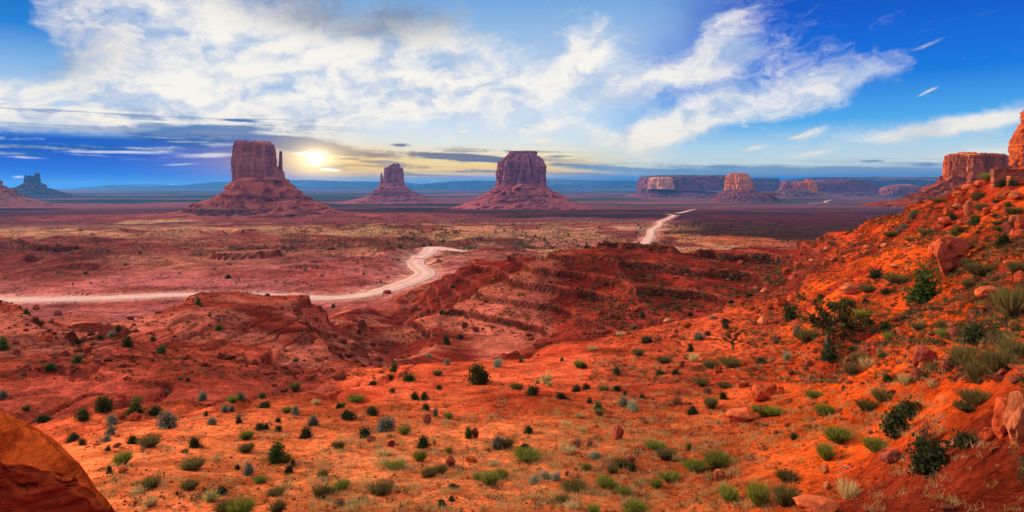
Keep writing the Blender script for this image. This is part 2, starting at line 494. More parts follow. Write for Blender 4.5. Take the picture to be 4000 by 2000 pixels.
COLS = {
    -300: [(2, -1.8), (8, -5), (14, -8.6), (30, -13), (50, -16.5), (75, -19.5), (110, -22), (135, -23), (190, -40), (250, -48.5), (285, -50), (400, -50)],
    0: [(2, -1.8), (8, -5.5), (14, -9), (30, -13.5), pz(1560, 48), pz(1400, 68), pz(1280, 87), pz(1106, 108), (150, -36), (220, -48), (285, -50), (400, -50)],
    180: [(2, -1.8), (8, -6), (14, -9.6), (30, -13.5), pz(1555, 48), pz(1420, 67), pz(1330, 84), pz(1178, 106), (150, -36), (220, -48), (285, -50), (400, -50)],
    350: [(2, -1.8), (8, -6.5), (14, -10), (23, -11.7), pz(1700, 36), pz(1550, 48), pz(1440, 64), pz(1370, 80), pz(1300, 110), pz(1272, 145), pz(1240, 190), pz(1215, 235), (258, -49.7), (400, -50)],
    520: [(2, -1.8), (8, -6.5), (14, -10), (23, -11.7), pz(1700, 36), pz(1550, 48), pz(1440, 62), pz(1370, 78), pz(1275, 104), pz(1176, 132), (175, -42), (235, -49.5), (400, -50)],
    620: [(2, -1.8), (8, -6.5), (14, -10), (23, -11.7), pz(1700, 36), pz(1550, 48), pz(1440, 62), pz(1380, 76), pz(1290, 98), pz(1205, 118), pz(1118, 130), (175, -41), (235, -49.5), (400, -50)],
    720: [(2, -1.8), (8, -6.5), (14, -10), (23, -11.7), pz(1700, 36), pz(1550, 48), pz(1455, 60), pz(1400, 74), pz(1300, 92), pz(1200, 110), pz(1078, 126), (170, -41), (235, -49.5), (400, -50)],
    900: [(2, -1.8), (8, -6.5), (14, -10), (23, -11.7), pz(1700, 36), pz(1550, 48), pz(1455, 60), pz(1400, 74), pz(1295, 92), pz(1195, 110), pz(1072, 126), (170, -41), (235, -49.5), (400, -50)],
    1080: [(2, -1.8), (8, -6.5), (14, -10), (23, -11.7), pz(1700, 36), pz(1560, 47), (56, -19.0), pz(1460, 66), pz(1390, 80), pz(1295, 98), pz(1205, 117), pz(1120, 130), (175, -42), (235, -49.5), (400, -50)],
    1230: [(2, -1.8), (8, -6.5), (14, -10), (23, -11.7), pz(1700, 36), pz(1530, 50), (59, -19.0), pz(1450, 68), pz(1405, 80), pz(1315, 98), pz(1235, 118), pz(1180, 132), (180, -42), (240, -49.5), (400, -50)],
    1400: [(2, -1.8), (8, -6.5), (14, -10), (23, -11.7), pz(1700, 36), pz(1500, 55), pz(1440, 65), pz(1425, 74), pz(1365, 110), pz(1310, 150), pz(1255, 195), pz(1205, 240), (268, -49.2), (400, -50)],
    1580: [(2, -1.8), (8, -6.5), (14, -10), (23, -11.7), pz(1700, 36), pz(1485, 56), pz(1412, 66), (88, -26.5), pz(1375, 125), pz(1310, 168), pz(1255, 212), pz(1205, 252), (290, -50), (400, -50)],
    1740: [(2, -1.8), (8, -6.5), (14, -10), (23, -11.7), pz(1700, 36), pz(1480, 56), pz(1398, 68), (92, -27.5), pz(1358, 130), pz(1300, 162), pz(1215, 182), pz(1120, 206), pz(1040, 232), pz(1010, 245), (290, -42), (340, -49), (430, -50)],
    1850: [(2, -1.8), (8, -6.5), (14, -10), (23, -11.7), pz(1700, 36), pz(1470, 56), pz(1402, 66), (92, -27.5), pz(1345, 132), pz(1295, 152), pz(1200, 168), pz(1100, 190), pz(1010, 214), pz(988, 222), (270, -40), (340, -49), (430, -50)],
    2020: [(2, -1.8), (8, -6.5), (14, -10), (23, -11.7), pz(1700, 36), pz(1470, 56), pz(1398, 67), (90, -27), pz(1338, 132), pz(1300, 146), pz(1200, 158), pz(1100, 172), pz(1005, 190), pz(975, 196), (250, -38), (330, -48), (450, -50)],
    2200: [(2, -1.8), (8, -6.5), (14, -10), (23, -11.7), pz(1700, 36), pz(1460, 57), pz(1340, 73), (98, -26.5), pz(1272, 140), pz(1180, 152), pz(1080, 168), pz(1000, 186), pz(978, 192), (245, -36), (325, -47.5), (450, -50)],
    2400: [(2, -1.8), (8, -6.5), (14, -10), (23, -11.7), pz(1700, 36), pz(1440, 58), pz(1282, 82), (108, -27.5), pz(1278, 140), pz(1180, 150), pz(1070, 166), pz(996, 182), pz(984, 188), (240, -35), (320, -47), (450, -50)],
    2620: [(2, -1.8), (8, -6.5), (14, -10), (23, -11.7), pz(1700, 35), pz(1420, 57), pz(1235, 90), (115, -26.5), pz(1232, 138), pz(1140, 149), pz(1052, 166), pz(996, 182), (240, -34), (320, -46), (450, -50)],
    2840: [(2, -1.8), (8, -6.3), (14, -9.6), (23, -11.6), pz(1700, 33), pz(1400, 56), pz(1180, 100), (120, -24), pz(1174, 138), pz(1090, 150), pz(1030, 164), pz(990, 178), pz(983, 184), (240, -32), (330, -44), (450, -50)],
    3080: [(2, -1.8), (8, -5.8), (14, -8.8), (20, -10.2), pz(1700, 30), pz(1400, 50), pz(1200, 84), pz(1100, 115), pz(1020, 160), pz(975, 200), pz(968, 215), (270, -31), (340, -43), (450, -50)],
    3280: [(2, -1.8), (8, -5.2), (14, -7.9), pz(2000, 18.5), pz(1700, 26), pz(1400, 43), pz(1200, 62), pz(1060, 92), pz(950, 136), pz(920, 158), (210, -25), (300, -42), (420, -50)],
    3450: [(2, -1.8), (8, -4.8), (12, -6.4), pz(2000, 16.5), pz(1700, 23.5), pz(1400, 37.5), pz(1200, 53), pz(1050, 75), pz(900, 112), pz(858, 132), (180, -19), (280, -38), (420, -50)],
    3600: [(2, -1.8), (7, -4.3), (11, -5.9), pz(2000, 15), pz(1700, 21), pz(1400, 33), pz(1200, 45), pz(1000, 66), pz(850, 97), pz(800, 115), (160, -14), (250, -34), (400, -50)],
    3760: [(2, -1.8), (7, -4.1), (10, -5.3), pz(2000, 13.5), pz(1700, 18.5), pz(1400, 28.5), pz(1200, 39), pz(1000, 56), pz(830, 82), pz(745, 104), (150, -9), (240, -30), (400, -49)],
    3900: [(2, -1.8), (6, -3.6), (9, -4.8), pz(2000, 12), pz(1700, 16.5), pz(1400, 24), pz(1150, 36), pz(930, 54), pz(790, 72), pz(702, 88), (110, 2), (170, -5), (240, -24), (400, -48)],
    4050: [(2, -1.8), (6, -3.4), (8.5, -4.4), pz(2000, 11), pz(1700, 15), pz(1400, 22), pz(1150, 33), pz(930, 49), pz(790, 64), pz(690, 84), (110, 3.5), (170, 0), (240, -18), (400, -46)],
    4500: [(2, -1.8), (8, -3.6), (15, -4.6), (30, -3.5), (50, -1), (84, 4), (120, 7), (200, 2), (300, -25), (450, -48)],
}
RG = np.exp(np.linspace(math.log(0.8), math.log(30000), 1500))
az_c, z_c = [], []
for px, prof in sorted(COLS.items()):
    a = math.atan((px - 2000) * K)
    pts = [(0.8, -1.75)] + [(d, z) for d, z in prof]
    last = pts[-1][0]
    pts += [(d, z) for d, z in FAR if d > last * 1.1]
    lr = np.log([p[0] / math.cos(a) for p in pts]); lr[0] = math.log(0.8)
    az_c.append(a); z_c.append(np.interp(np.log(RG), lr, [p[1] for p in pts]))
for a, prof in ((1.15, [(0.8, -1.75), (8, -3), (20, -3.5), (50, 1), (100, 9), (200, 8), (400, -25), (700, -50)]),
                (1.8, [(0.8, -1.75), (10, -2.2), (50, 1), (150, 4), (500, -10), (900, -50)]),
                (2.6, [(0.8, -1.75), (10, -2), (60, -1), (200, 3), (700, -10), (1400, -50)]),
                (3.1416, [(0.8, -1.75), (10, -2), (60, -2), (200, 0), (700, -10), (1400, -50)]),
                (-3.1416, [(0.8, -1.75), (10, -2), (60, -2), (200, 0), (700, -10), (1400, -50)]),
                (-2.0, [(0.8, -1.75), (10, -2.4), (60, -4), (200, -8), (500, -30), (1000, -52)]),
                (-1.2, [(0.8, -1.75), (8, -4), (30, -9), (100, -18), (160, -26), (300, -45), (420, -50)])):
    pts = prof + [(d, z) for d, z in FAR if d > prof[-1][0] * 1.1]
    az_c.append(a); z_c.append(np.interp(np.log(RG), np.log([p[0] for p in pts]), [p[1] for p in pts]))
o_ = np.argsort(az_c)
az_c = np.array(az_c)[o_]; z_c = np.array(z_c)[o_]


def gsm(arr, s, axis):
    k = np.arange(-int(3 * s), int(3 * s) + 1)
    w = np.exp(-0.5 * (k / s) ** 2); w /= w.sum()
    pad = [(0, 0), (0, 0)]; pad[axis] = (len(k) // 2, len(k) // 2)
    ap = np.pad(arr, pad, mode='edge')
    out = np.zeros_like(arr)
    for i, wi in enumerate(w):
        sl = [slice(None), slice(None)]; sl[axis] = slice(i, i + arr.shape[axis])
        out += wi * ap[tuple(sl)]
    return out


AG = np.linspace(-math.pi, math.pi, 1441)
Zb = np.empty((len(AG), len(RG)))
for j in range(len(RG)):
    Zb[:, j] = np.interp(AG, az_c, z_c[:, j])
Zb = gsm(gsm(Zb, 4.0, 1), 3.0, 0)


def base_z(az, r):
    fa = np.clip((az + math.pi) / (2 * math.pi) * 1440, 0, 1439.999)
    fr = np.clip((np.log(r) - math.log(0.8)) / (math.log(30000) - math.log(0.8)) * 1499, 0, 1498.999)
    ia = fa.astype(int); ir = fr.astype(int)
    ta = fa - ia; tr = fr - ir
    return (Zb[ia, ir] * (1 - ta) + Zb[ia + 1, ir] * ta) * (1 - tr) + (Zb[ia, ir + 1] * (1 - ta) + Zb[ia + 1, ir + 1] * ta) * tr


# road centre lines: photo rows on the valley floor -> metres
def floor_pt(px, py):
    d = 300.0
    for _ in range(30):
        zf = np.interp(d, [p[0] for p in FAR], [p[1] for p in FAR])
        d = zf / ((HZ - py) * K)
    return ((px - 2000) * K * d, d, zf)


ROADS = [
    ([(-320, 1172), (-100, 1171), (60, 1171), (300, 1168), (520, 1160), (700, 1152), (900, 1151), (1050, 1156), (1200, 1163), (1330, 1163), (1450, 1147), (1560, 1115),
      (1630, 1090), (1662, 1066), (1640, 1046), (1622, 1026), (1645, 1002), (1680, 982), (1688, 966), (1740, 973), (1800, 985)], 12.0),
    ([(2330, 990), (2400, 982), (2470, 970), (2512, 954), (2534, 932), (2542, 912), (2544, 899), (2562, 888), (2580, 874), (2576, 867), (2606, 855), (2626, 846), (2632, 842)], 9.0),
    ([(2640, 842), (2620, 838), (2598, 837)], 10.0),
    ([(2648, 833), (2672, 828), (2692, 822), (2712, 818)], 11.0),
    ([(3160, 798), (3226, 792), (3222, 787), (3248, 780)], 10.0),
]


def resample(pts, step):
    p = np.array(pts, float)
    n = len(p)
    q = []
    for i in range(n - 1):
        p0, p1, p2, p3 = p[max(i - 1, 0)], p[i], p[i + 1], p[min(i + 2, n - 1)]
        m = max(2, int(np.linalg.norm(p2 - p1) / step))
        for t in np.linspace(0, 1, m, endpoint=False):
            q.append(0.5 * ((2 * p1) + (-p0 + p2) * t + (2 * p0 - 5 * p1 + 4 * p2 - p3) * t * t + (-p0 + 3 * p1 - 3 * p2 + p3) * t ** 3))
    q.append(p[-1])
    return np.array(q)


road_lines = []
for pts, w in ROADS:
    L = resample([floor_pt(*q) for q in pts], 4.0)
    road_lines.append((L, w))


def road_dist(x, y):
    best = np.full(x.shape, 1e9); bz = np.zeros(x.shape)
    for L, w in road_lines:
        lo = L.min(0) - 60; hi = L.max(0) + 60
        sel = np.where((x > lo[0]) & (x < hi[0]) & (y > lo[1]) & (y < hi[1]))[0]
        if not len(sel): continue
        for c in range(0, len(sel), 40000):
            s_ = sel[c:c + 40000]
            dd = (x[s_, None] - L[None, :, 0]) ** 2 + (y[s_, None] - L[None, :, 1]) ** 2
            k = dd.argmin(1)
            dm = np.sqrt(dd[np.arange(len(s_)), k]) - w / 2
            up = dm < best[s_]
            best[s_[up]] = dm[up]; bz[s_[up]] = L[k[up], 2]
    return best, bz


def terrain(az, r, full=True):
    """height and masks at flat arrays of azimuth and range"""
    x = r * np.sin(az); y = r * np.cos(az)
    wamp = ss(r, 60, 110) * (1 - ss(r, 380, 520))
    wa = n2(x / 40, y / 40) * 0.022 + n2(x / 13 + 5, y / 13) * 0.007
    wr = fb2(x / 55 + 31, y / 55, 3) * 0.05
    z = base_z(az + wa * wamp, r * np.exp(wr * wamp))
    hv = np.clip((z + 49.0) / 10.0, 0, 1)
    azd = np.degrees(az)
    r0 = 66 - 20 * (1 - ss(azd, -18, -11)) + 20 * ss(azd, 6, 14)
    ridge = ss(r, r0, r0 * 1.35) * (1 - ss(r, 330, 430)) * ss(hv, 0.02, 0.5)
    rsc = np.clip(r / 130, .3, 1.0)
    soft = 1 - .55 * (1 - ss(azd, -16, -2))
    rightslope = ss(azd, 20, 29)
    ridge = ridge * (1 - 0.75 * rightslope)
    cell = np.maximum(r * 0.0035, 0.02)
    lod = lambda L: ss(L / cell, 2.0, 5.0)
    # rounded erosion ribs and gullies
    for L, A, st in ((58, 4.4, 1.2), (24, 3.6, 3.0), (11, .7, 2.0), (5, .22, 1.5)):
        q = .62 - np.abs(n2(x / L + 3.3 + .25 * n2(x / 30, y / 30), y / (L * st) + L)) * 2
        z = z + q * A * ridge * lod(L) * 0.75 * rsc * (1 - .5 * (1 - ss(azd, -18, -8)))
    z = z + fb2(x / 3.2, y / 3.2, 3) * 0.14 * ridge * lod(2.5)
    # strata: soft slopes with hard ledges
    h = 3.7
    t = (z + 0.05 * (x - 60)) / h + 0.42 * n2(x / 80, y / 80) + 0.17 * n2(x / 19, y / 19) + .02 * n2(x / 3, y / 3)
    f = t - np.floor(t)
    strength = np.clip(ridge * 1.6, 0, 1) * ss(fb2(x / 60 + 9, y / 60 + 4, 3) + .5 * ss(azd, -6, 2), -0.6, -0.05)
    lev = np.floor(t) + np.floor(x / 95 + .6 * n2(x / 40, y / 40)) * 3
    strength = strength * (.70 + .5 * (np.sin(lev * 12.9898) * 43758.5453 % 1.0))
    g = 0.52 * f + 0.48 * ss(f, 0.72, 0.80)
    z = z + (g - f + .18) * h * strength
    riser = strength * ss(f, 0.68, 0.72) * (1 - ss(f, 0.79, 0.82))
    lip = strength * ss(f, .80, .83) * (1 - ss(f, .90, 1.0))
    z = z + riser * (n2(x / 1.5, y / 1.5) * 0.55 * lod(1.5) + n2(x / 4.0, y / 4.0) * 0.5)
    nl = (1 - ss(azd, -12, -5)) * ss(r, 42, 52) * (1 - ss(r, 95, 120))
    rl = np.abs(n2(x / 9 + .5 * n2(x / 4, y / 4), y / 22)) ; rl2 = np.abs(n2(x / 4 + 7, y / 9 + .4 * n2(x / 3, y / 3)))
    z = z - nl * (1.1 * (1 - ss(rl, 0, .16)) + .45 * (1 - ss(rl2, 0, .16)))
    # left plain: thin ledges and low mounds; everywhere: gentle swells
    plain = ss(r, 330, 460) * (1 - ss(r, 1500, 2600))
    z = z + plain * (fb2(x / 130, y / 130, 3) * 2.4 + fb2(x / 24, y / 24, 3) * 0.9 * lod(24))
    lp = plain * (1 - ss(r, 800, 1100)) * (1 - ss(azd, -3, 6)) * ss(fb2(x / 90 + 40, y / 90, 3), -0.15, 0.35)
    t2 = fb2(x / 160 + 7, y / 70 + 2, 3) * 1.6 + y / 70
    f2_ = t2 - np.floor(t2)
    z = z + lp * 4.5 * (ss(f2_, 0.0, 0.9) - ss(f2_, 0.9, 0.97))
    riser = np.maximum(riser, lp * ss(f2_, 0.86, 0.9))
    z = z + ss(r, 2200, 4000) * (1 - ss(r, 9000, 15000)) * fb2(x / 900, y / 900, 3) * 5
    # near bench and right slope: dunes, hummocks, footprints
    near = (1 - ss(r, 75, 120))
    nr = np.maximum(near, rightslope * (1 - ss(r, 180, 260))) * ss(r, 3, 9)
    z = z + nr * (fb2(x / 14, y / 14, 3) * 0.42 + fb2(x / 2.6, y / 2.6, 3) * 0.10 * lod(2.2) + n2(x / 0.7, y / 0.7) * 0.045 * lod(.7))
    rsn = rightslope * (1 - ss(r, 180, 260)) * ss(r, 9, 20)
    z = z + rsn * (fb2(x / 7 + 3, y / 7, 4, .6) * 0.55 + (1 - np.abs(n2(x / 4.0, y / 4.0))) * 0.35 * lod(4))
    rd, rz = road_dist(x, y)
    onroad = 1 - ss(rd, 0.5, 14)
    onroad = onroad * (1 - ss(z - rz, 4.0, 9.0))
    z = mix(z, rz, onroad) - 0.35 * (1 - ss(rd, -1.0, 0.8)) * (onroad > 0.5)
    return x, y, z, dict(ridge=ridge, riser=riser, lip=lip, rs=rightslope, plain=plain, near=near, rd=rd, azd=azd, r=r, onroad=onroad)


R1 = [np.exp(np.arange(math.log(1.2), math.log(18), 0.0125)), np.exp(np.arange(math.log(18), math.log(75), 0.0062)), np.exp(np.arange(math.log(75), math.log(250), 0.0034)), np.exp(np.arange(math.log(250), math.log(620), 0.0058)),
      np.exp(np.arange(math.log(620), math.log(6000), 0.011)), np.exp(np.linspace(math.log(6000), math.log(24000), 60))]
RR = np.concatenate(R1)
A1 = np.radians(np.linspace(-45, 45, 1120))
A2 = np.radians(np.linspace(45, 315, 92))[1:-1]
AA = np.concatenate([A1, A2])
NA, NR, NI = len(AA), len(RR), len(A1)
aw = np.where(AA > math.pi, AA - 2 * math.pi, AA)
azf = np.repeat(aw, NR); rf = np.tile(RR, NA)
gx, gy, gz, mk = terrain(azf, rf)
ZG = gz.reshape(NA, NR)[:NI]
LR = np.log(RR)


def ground_at(x, y):
    r = math.hypot(x, y); a = math.atan2(x, y)
    fa = (a - A1[0]) / (A1[-1] - A1[0]) * (NI - 1)
    fa = min(max(fa, 0), NI - 1.001)
    fr = min(max(np.interp(math.log(r), LR, np.arange(NR)), 0), NR - 1.001)
    i, j = int(fa), int(fr); u, v = fa - i, fr - j
    return (ZG[i, j] * (1 - u) + ZG[i + 1, j] * u) * (1 - v) + (ZG[i, j + 1] * (1 - u) + ZG[i + 1, j + 1] * u) * v


def at(px, py):
    """first ground point on the line of sight through a photo pixel"""
    tx = (px - 2000) * K; a = math.atan(tx)
    fa = min(max((a - A1[0]) / (A1[-1] - A1[0]) * (NI - 1), 0), NI - 1.001)
    i = int(fa); u = fa - i
    prof = ZG[i] * (1 - u) + ZG[i + 1] * u
    zz = (HZ - py) * K * RR * math.cos(a)
    k = np.where((prof[1:] >= zz[1:]) & (RR[1:] > 4))[0]
    if not len(k): return None
    k = k[0] + 1
    d0, d1 = zz[k - 1] - prof[k - 1], prof[k] - zz[k]
    t = d0 / max(d0 + d1, 1e-9) if d0 > 0 else 1.0
    r = RR[k - 1] + (RR[k] - RR[k - 1]) * t
    return Vector((r * math.sin(a), r * math.cos(a), prof[k - 1] + (prof[k] - prof[k - 1]) * t))


# soil colours: sand, shale, ledge rock, grass flats, far sage plain
def c3(*c): return np.array(c, float)


def soil():
    r, azd, x, y, z = mk['r'], mk['azd'], gx, gy, gz
    n1 = fb2(x / 30, y / 30, 4)[:, None]; n_b = fb2(x / 7 + 8, y / 7, 4)[:, None]
    nL = fb2(x / 180 + 3, y / 120, 4)[:, None]
    sand = mix(c3(.76, .160, .046), c3(.48, .074, .022), ss(n_b, -.5, .6))
    sand = mix(sand, c3(.84, .235, .080), ss(n1, .1, .8) * .55)
    far_near = ss(r, 28, 55)[:, None]
    sand = mix(sand, mix(c3(.56, .086, .036), c3(.40, .050, .022), ss(n1 + .6 * n_b, -.2, .7)), far_near * .88)
    rsand = mix(c3(.56, .070, .006), c3(.29, .026, .003), ss(n_b, -.3, .6))
    c = mix(sand, rsand, (ss(azd, 12, 30) * ss(r, 6, 14))[:, None])
    c = mix(c, c3(.13, .017, .007), ((1 - ss(r, 20, 28)) * ss(azd, 19, 28))[:, None] * .88)  # shade over the bottom-right corner, painted in as darker soil
    shale = mix(c3(.30, .046, .030), c3(.17, .022, .015), ss(n1, -.4, .5))
    shale = mix(shale, c3(.46, .15, .10), ss(n_b, .25, .9) * .6)
    shr = mix(c3(.23, .028, .017), c3(.13, .016, .011), ss(n1, -.3, .6))
    shale = mix(shale, shr, (.25 + .75 * ss(azd, -13, -4))[:, None])
    nearleft = ((1 - ss(azd, -12, -5)) * (1 - ss(r, 70, 100)))[:, None]
    shale = mix(shale, mix(c3(.52, .092, .052), c3(.36, .055, .034), ss(n_b, -.3, .5)), nearleft * .85)
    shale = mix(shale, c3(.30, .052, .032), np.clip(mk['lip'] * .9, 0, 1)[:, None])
    rid = ss(mk['ridge'], .15, .6)[:, None]
    c = mix(c, shale, rid)
    # pale washed crests
    c = mix(c, c3(.48, .13, .085), rid * ss(fb2(x / 22 + 60, y / 22, 4), .25, .8)[:, None] * (1 - ss(azd, 0, 8))[:, None] * .7)
    floor_m = (ss(r, 200, 260) * (1 - ss(r, 420, 520)))[:, None] * (1 - rid)
    c = mix(c, mix(c3(.38, .105, .095), c3(.26, .058, .048), ss(n1, -.3, .5)), floor_m)
    # grass flats
    pl = ss(r, 380, 480)[:, None]
    flat = mix(c3(.20, .042, .036), c3(.42, .18, .10), ss(nL + .45 * n1, -.02, .40))
    flat = mix(flat, c3(.085, .075, .04), ss(n1 + .6 * n_b, .1, .7) * .45)
    redleft = ((1 - ss(azd, -18, -6)) * (1 - ss(r, 650, 850)))[:, None]
    flat = mix(flat, mix(c3(.16, .035, .028), c3(.27, .075, .055), ss(n_b + nL, -.2, .6)), redleft * .75)
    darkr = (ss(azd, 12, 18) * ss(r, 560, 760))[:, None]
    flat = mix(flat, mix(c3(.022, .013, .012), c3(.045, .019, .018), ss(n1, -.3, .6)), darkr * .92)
    flat = mix(flat, c3(.11, .02, .014), (ss(azd, 24, 30) * (1 - ss(r, 700, 900)))[:, None] * .7)
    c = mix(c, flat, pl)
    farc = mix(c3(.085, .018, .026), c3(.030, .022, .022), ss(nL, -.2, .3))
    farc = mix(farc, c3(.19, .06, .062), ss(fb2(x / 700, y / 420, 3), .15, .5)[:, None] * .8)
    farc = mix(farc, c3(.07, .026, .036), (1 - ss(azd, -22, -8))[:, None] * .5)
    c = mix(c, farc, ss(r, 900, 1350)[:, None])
    farc = mix(farc, c3(.012, .030, .036), ((1 - ss(azd, -17, -12)) * ss(r, 1700, 2100))[:, None] * .9)  # dark vegetation teal, with cloud shade and blue haze painted in
    vf = mix(c3(.012, .035, .035), c3(.035, .04, .038), ss(fb2(x / 1300, y / 700, 3), -.2, .3)[:, None])  # teal far floor carries cloud shade and haze in its colour
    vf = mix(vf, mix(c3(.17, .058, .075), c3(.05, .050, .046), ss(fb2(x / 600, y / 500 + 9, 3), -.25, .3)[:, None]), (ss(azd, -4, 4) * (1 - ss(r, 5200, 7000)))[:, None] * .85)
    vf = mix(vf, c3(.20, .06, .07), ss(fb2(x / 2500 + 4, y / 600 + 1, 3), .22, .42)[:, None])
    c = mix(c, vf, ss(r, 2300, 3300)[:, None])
    # banded red apron at the foot of the left butte
    wx, wy = -620.0, 1560.0
    dd = np.sqrt(((x - wx) / 1.25) ** 2 + (y - wy) ** 2) + 18 * n1[:, 0]
    ap = mix(c3(.24, .055, .048), c3(.12, .028, .028), (ss(np.sin(dd / 11.0 + 1.6 * nL[:, 0]), .1, .9) * ss(n1[:, 0], -.5, .3))[:, None])
    c = mix(c, ap, ((1 - ss(dd, 330, 520)) * .9)[:, None])
    # pale blown sand among the flats
    for px, py, rx, ry, cc in ((1865, 892, 130, 17, c3(.52, .22, .13)), (2490, 897, 110, 10, c3(.50, .24, .16)), (2250, 948, 170, 18, c3(.42, .13, .10)), (2760, 976, 160, 12, c3(.42, .14, .10)), (2720, 930, 130, 24, c3(.48, .17, .075)), (2930, 940, 160, 26, c3(.36, .085, .035)), (1450, 905, 160, 16, c3(.38, .20, .10)), (640, 865, 120, 7, c3(.42, .24, .12))):
        q = floor_pt(px, py); q2 = floor_pt(px, py + ry)
        e = ((x - q[0]) / (rx * K * q[1])) ** 2 + ((y - q[1]) / (q[1] - q2[1])) ** 2
        c = mix(c, cc, (ss(1.25 - e + .5 * n1[:, 0], 0, .8) * .85)[:, None])
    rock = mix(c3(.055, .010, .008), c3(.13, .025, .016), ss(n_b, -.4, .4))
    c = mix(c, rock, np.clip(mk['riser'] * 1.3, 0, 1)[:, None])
    # packed verge beside the road
    c = mix(c, c3(.58, .27, .21), ((1 - ss(mk['rd'], 1, 16)) * mk['onroad'])[:, None] * .7)
    # speckle of pebbles and small litter
    sp = ss(n2(x / 0.9, y / 0.9), .45, .7)[:, None] * (1 - ss(r, 60, 140))[:, None]
    c = mix(c, c * .6, sp * .6)
    return np.clip(c, 0.01, 0.9)


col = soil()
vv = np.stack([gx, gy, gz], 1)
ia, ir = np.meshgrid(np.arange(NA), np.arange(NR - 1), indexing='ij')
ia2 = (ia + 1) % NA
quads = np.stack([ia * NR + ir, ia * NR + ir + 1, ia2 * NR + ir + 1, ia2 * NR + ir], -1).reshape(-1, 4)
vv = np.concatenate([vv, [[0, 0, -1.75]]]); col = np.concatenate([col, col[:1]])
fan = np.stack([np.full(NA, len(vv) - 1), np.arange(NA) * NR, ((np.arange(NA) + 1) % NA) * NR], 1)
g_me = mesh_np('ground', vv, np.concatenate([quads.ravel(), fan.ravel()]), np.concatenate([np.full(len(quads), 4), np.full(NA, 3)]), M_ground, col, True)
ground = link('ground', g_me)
ground['kind'] = 'structure'
del quads, vv, col

# roads laid on the graded bed
rmb = MB()
for L, w in road_lines:
    dL = np.gradient(L, axis=0); nrm = np.stack([dL[:, 1], -dL[:, 0]], 1)
    nrm /= np.maximum(np.linalg.norm(nrm, axis=1)[:, None], 1e-6)
    rows = []
    s_ = np.cumsum(np.r_[0, np.linalg.norm(np.diff(L[:, :2], axis=0), axis=1)])
    ww = w * (1 + .10 * n2(s_ / 23, s_ * 0 + w))
    offs = (-.54, -.5, -.38, -.25, -.12, 0, .12, .25, .38, .5, .54)
    for o in offs:
        e = L[:, :2] + nrm * (ww * o + ((n2(s_ / 9, s_ * 0 + o * 7) * .6 + n2(s_ / 4, s_ * 0 + o * 9) * .5)))[:, None]
        rows.append(np.c_[e, L[:, 2] + (0.12 if abs(o) <= .5 else -0.5) - 0.10 * o * o])
    V_ = np.stack(rows, 1).reshape(-1, 3)
    n_ = len(offs)
    f = [(i * n_ + k, i * n_ + k + 1, (i + 1) * n_ + k + 1, (i + 1) * n_ + k) for i in range(len(L) - 1) for k in range(n_ - 1)]
    tr = np.tile(np.array([.1, .5, .95, .45, 1.0, 1.15, 1.0, .45, .95, .5, .1]), len(L))[:, None]
    rmb.add(V_, f, [4] * len(f), c3(.54, .345, .30) * (0.60 + .40 * tr) * (1 + .08 * n2(V_[:, 0] / 5, V_[:, 1] / 5))[:, None])
road = link('road', rmb.mesh('road', M_road, True))
road['kind'] = 'structure'

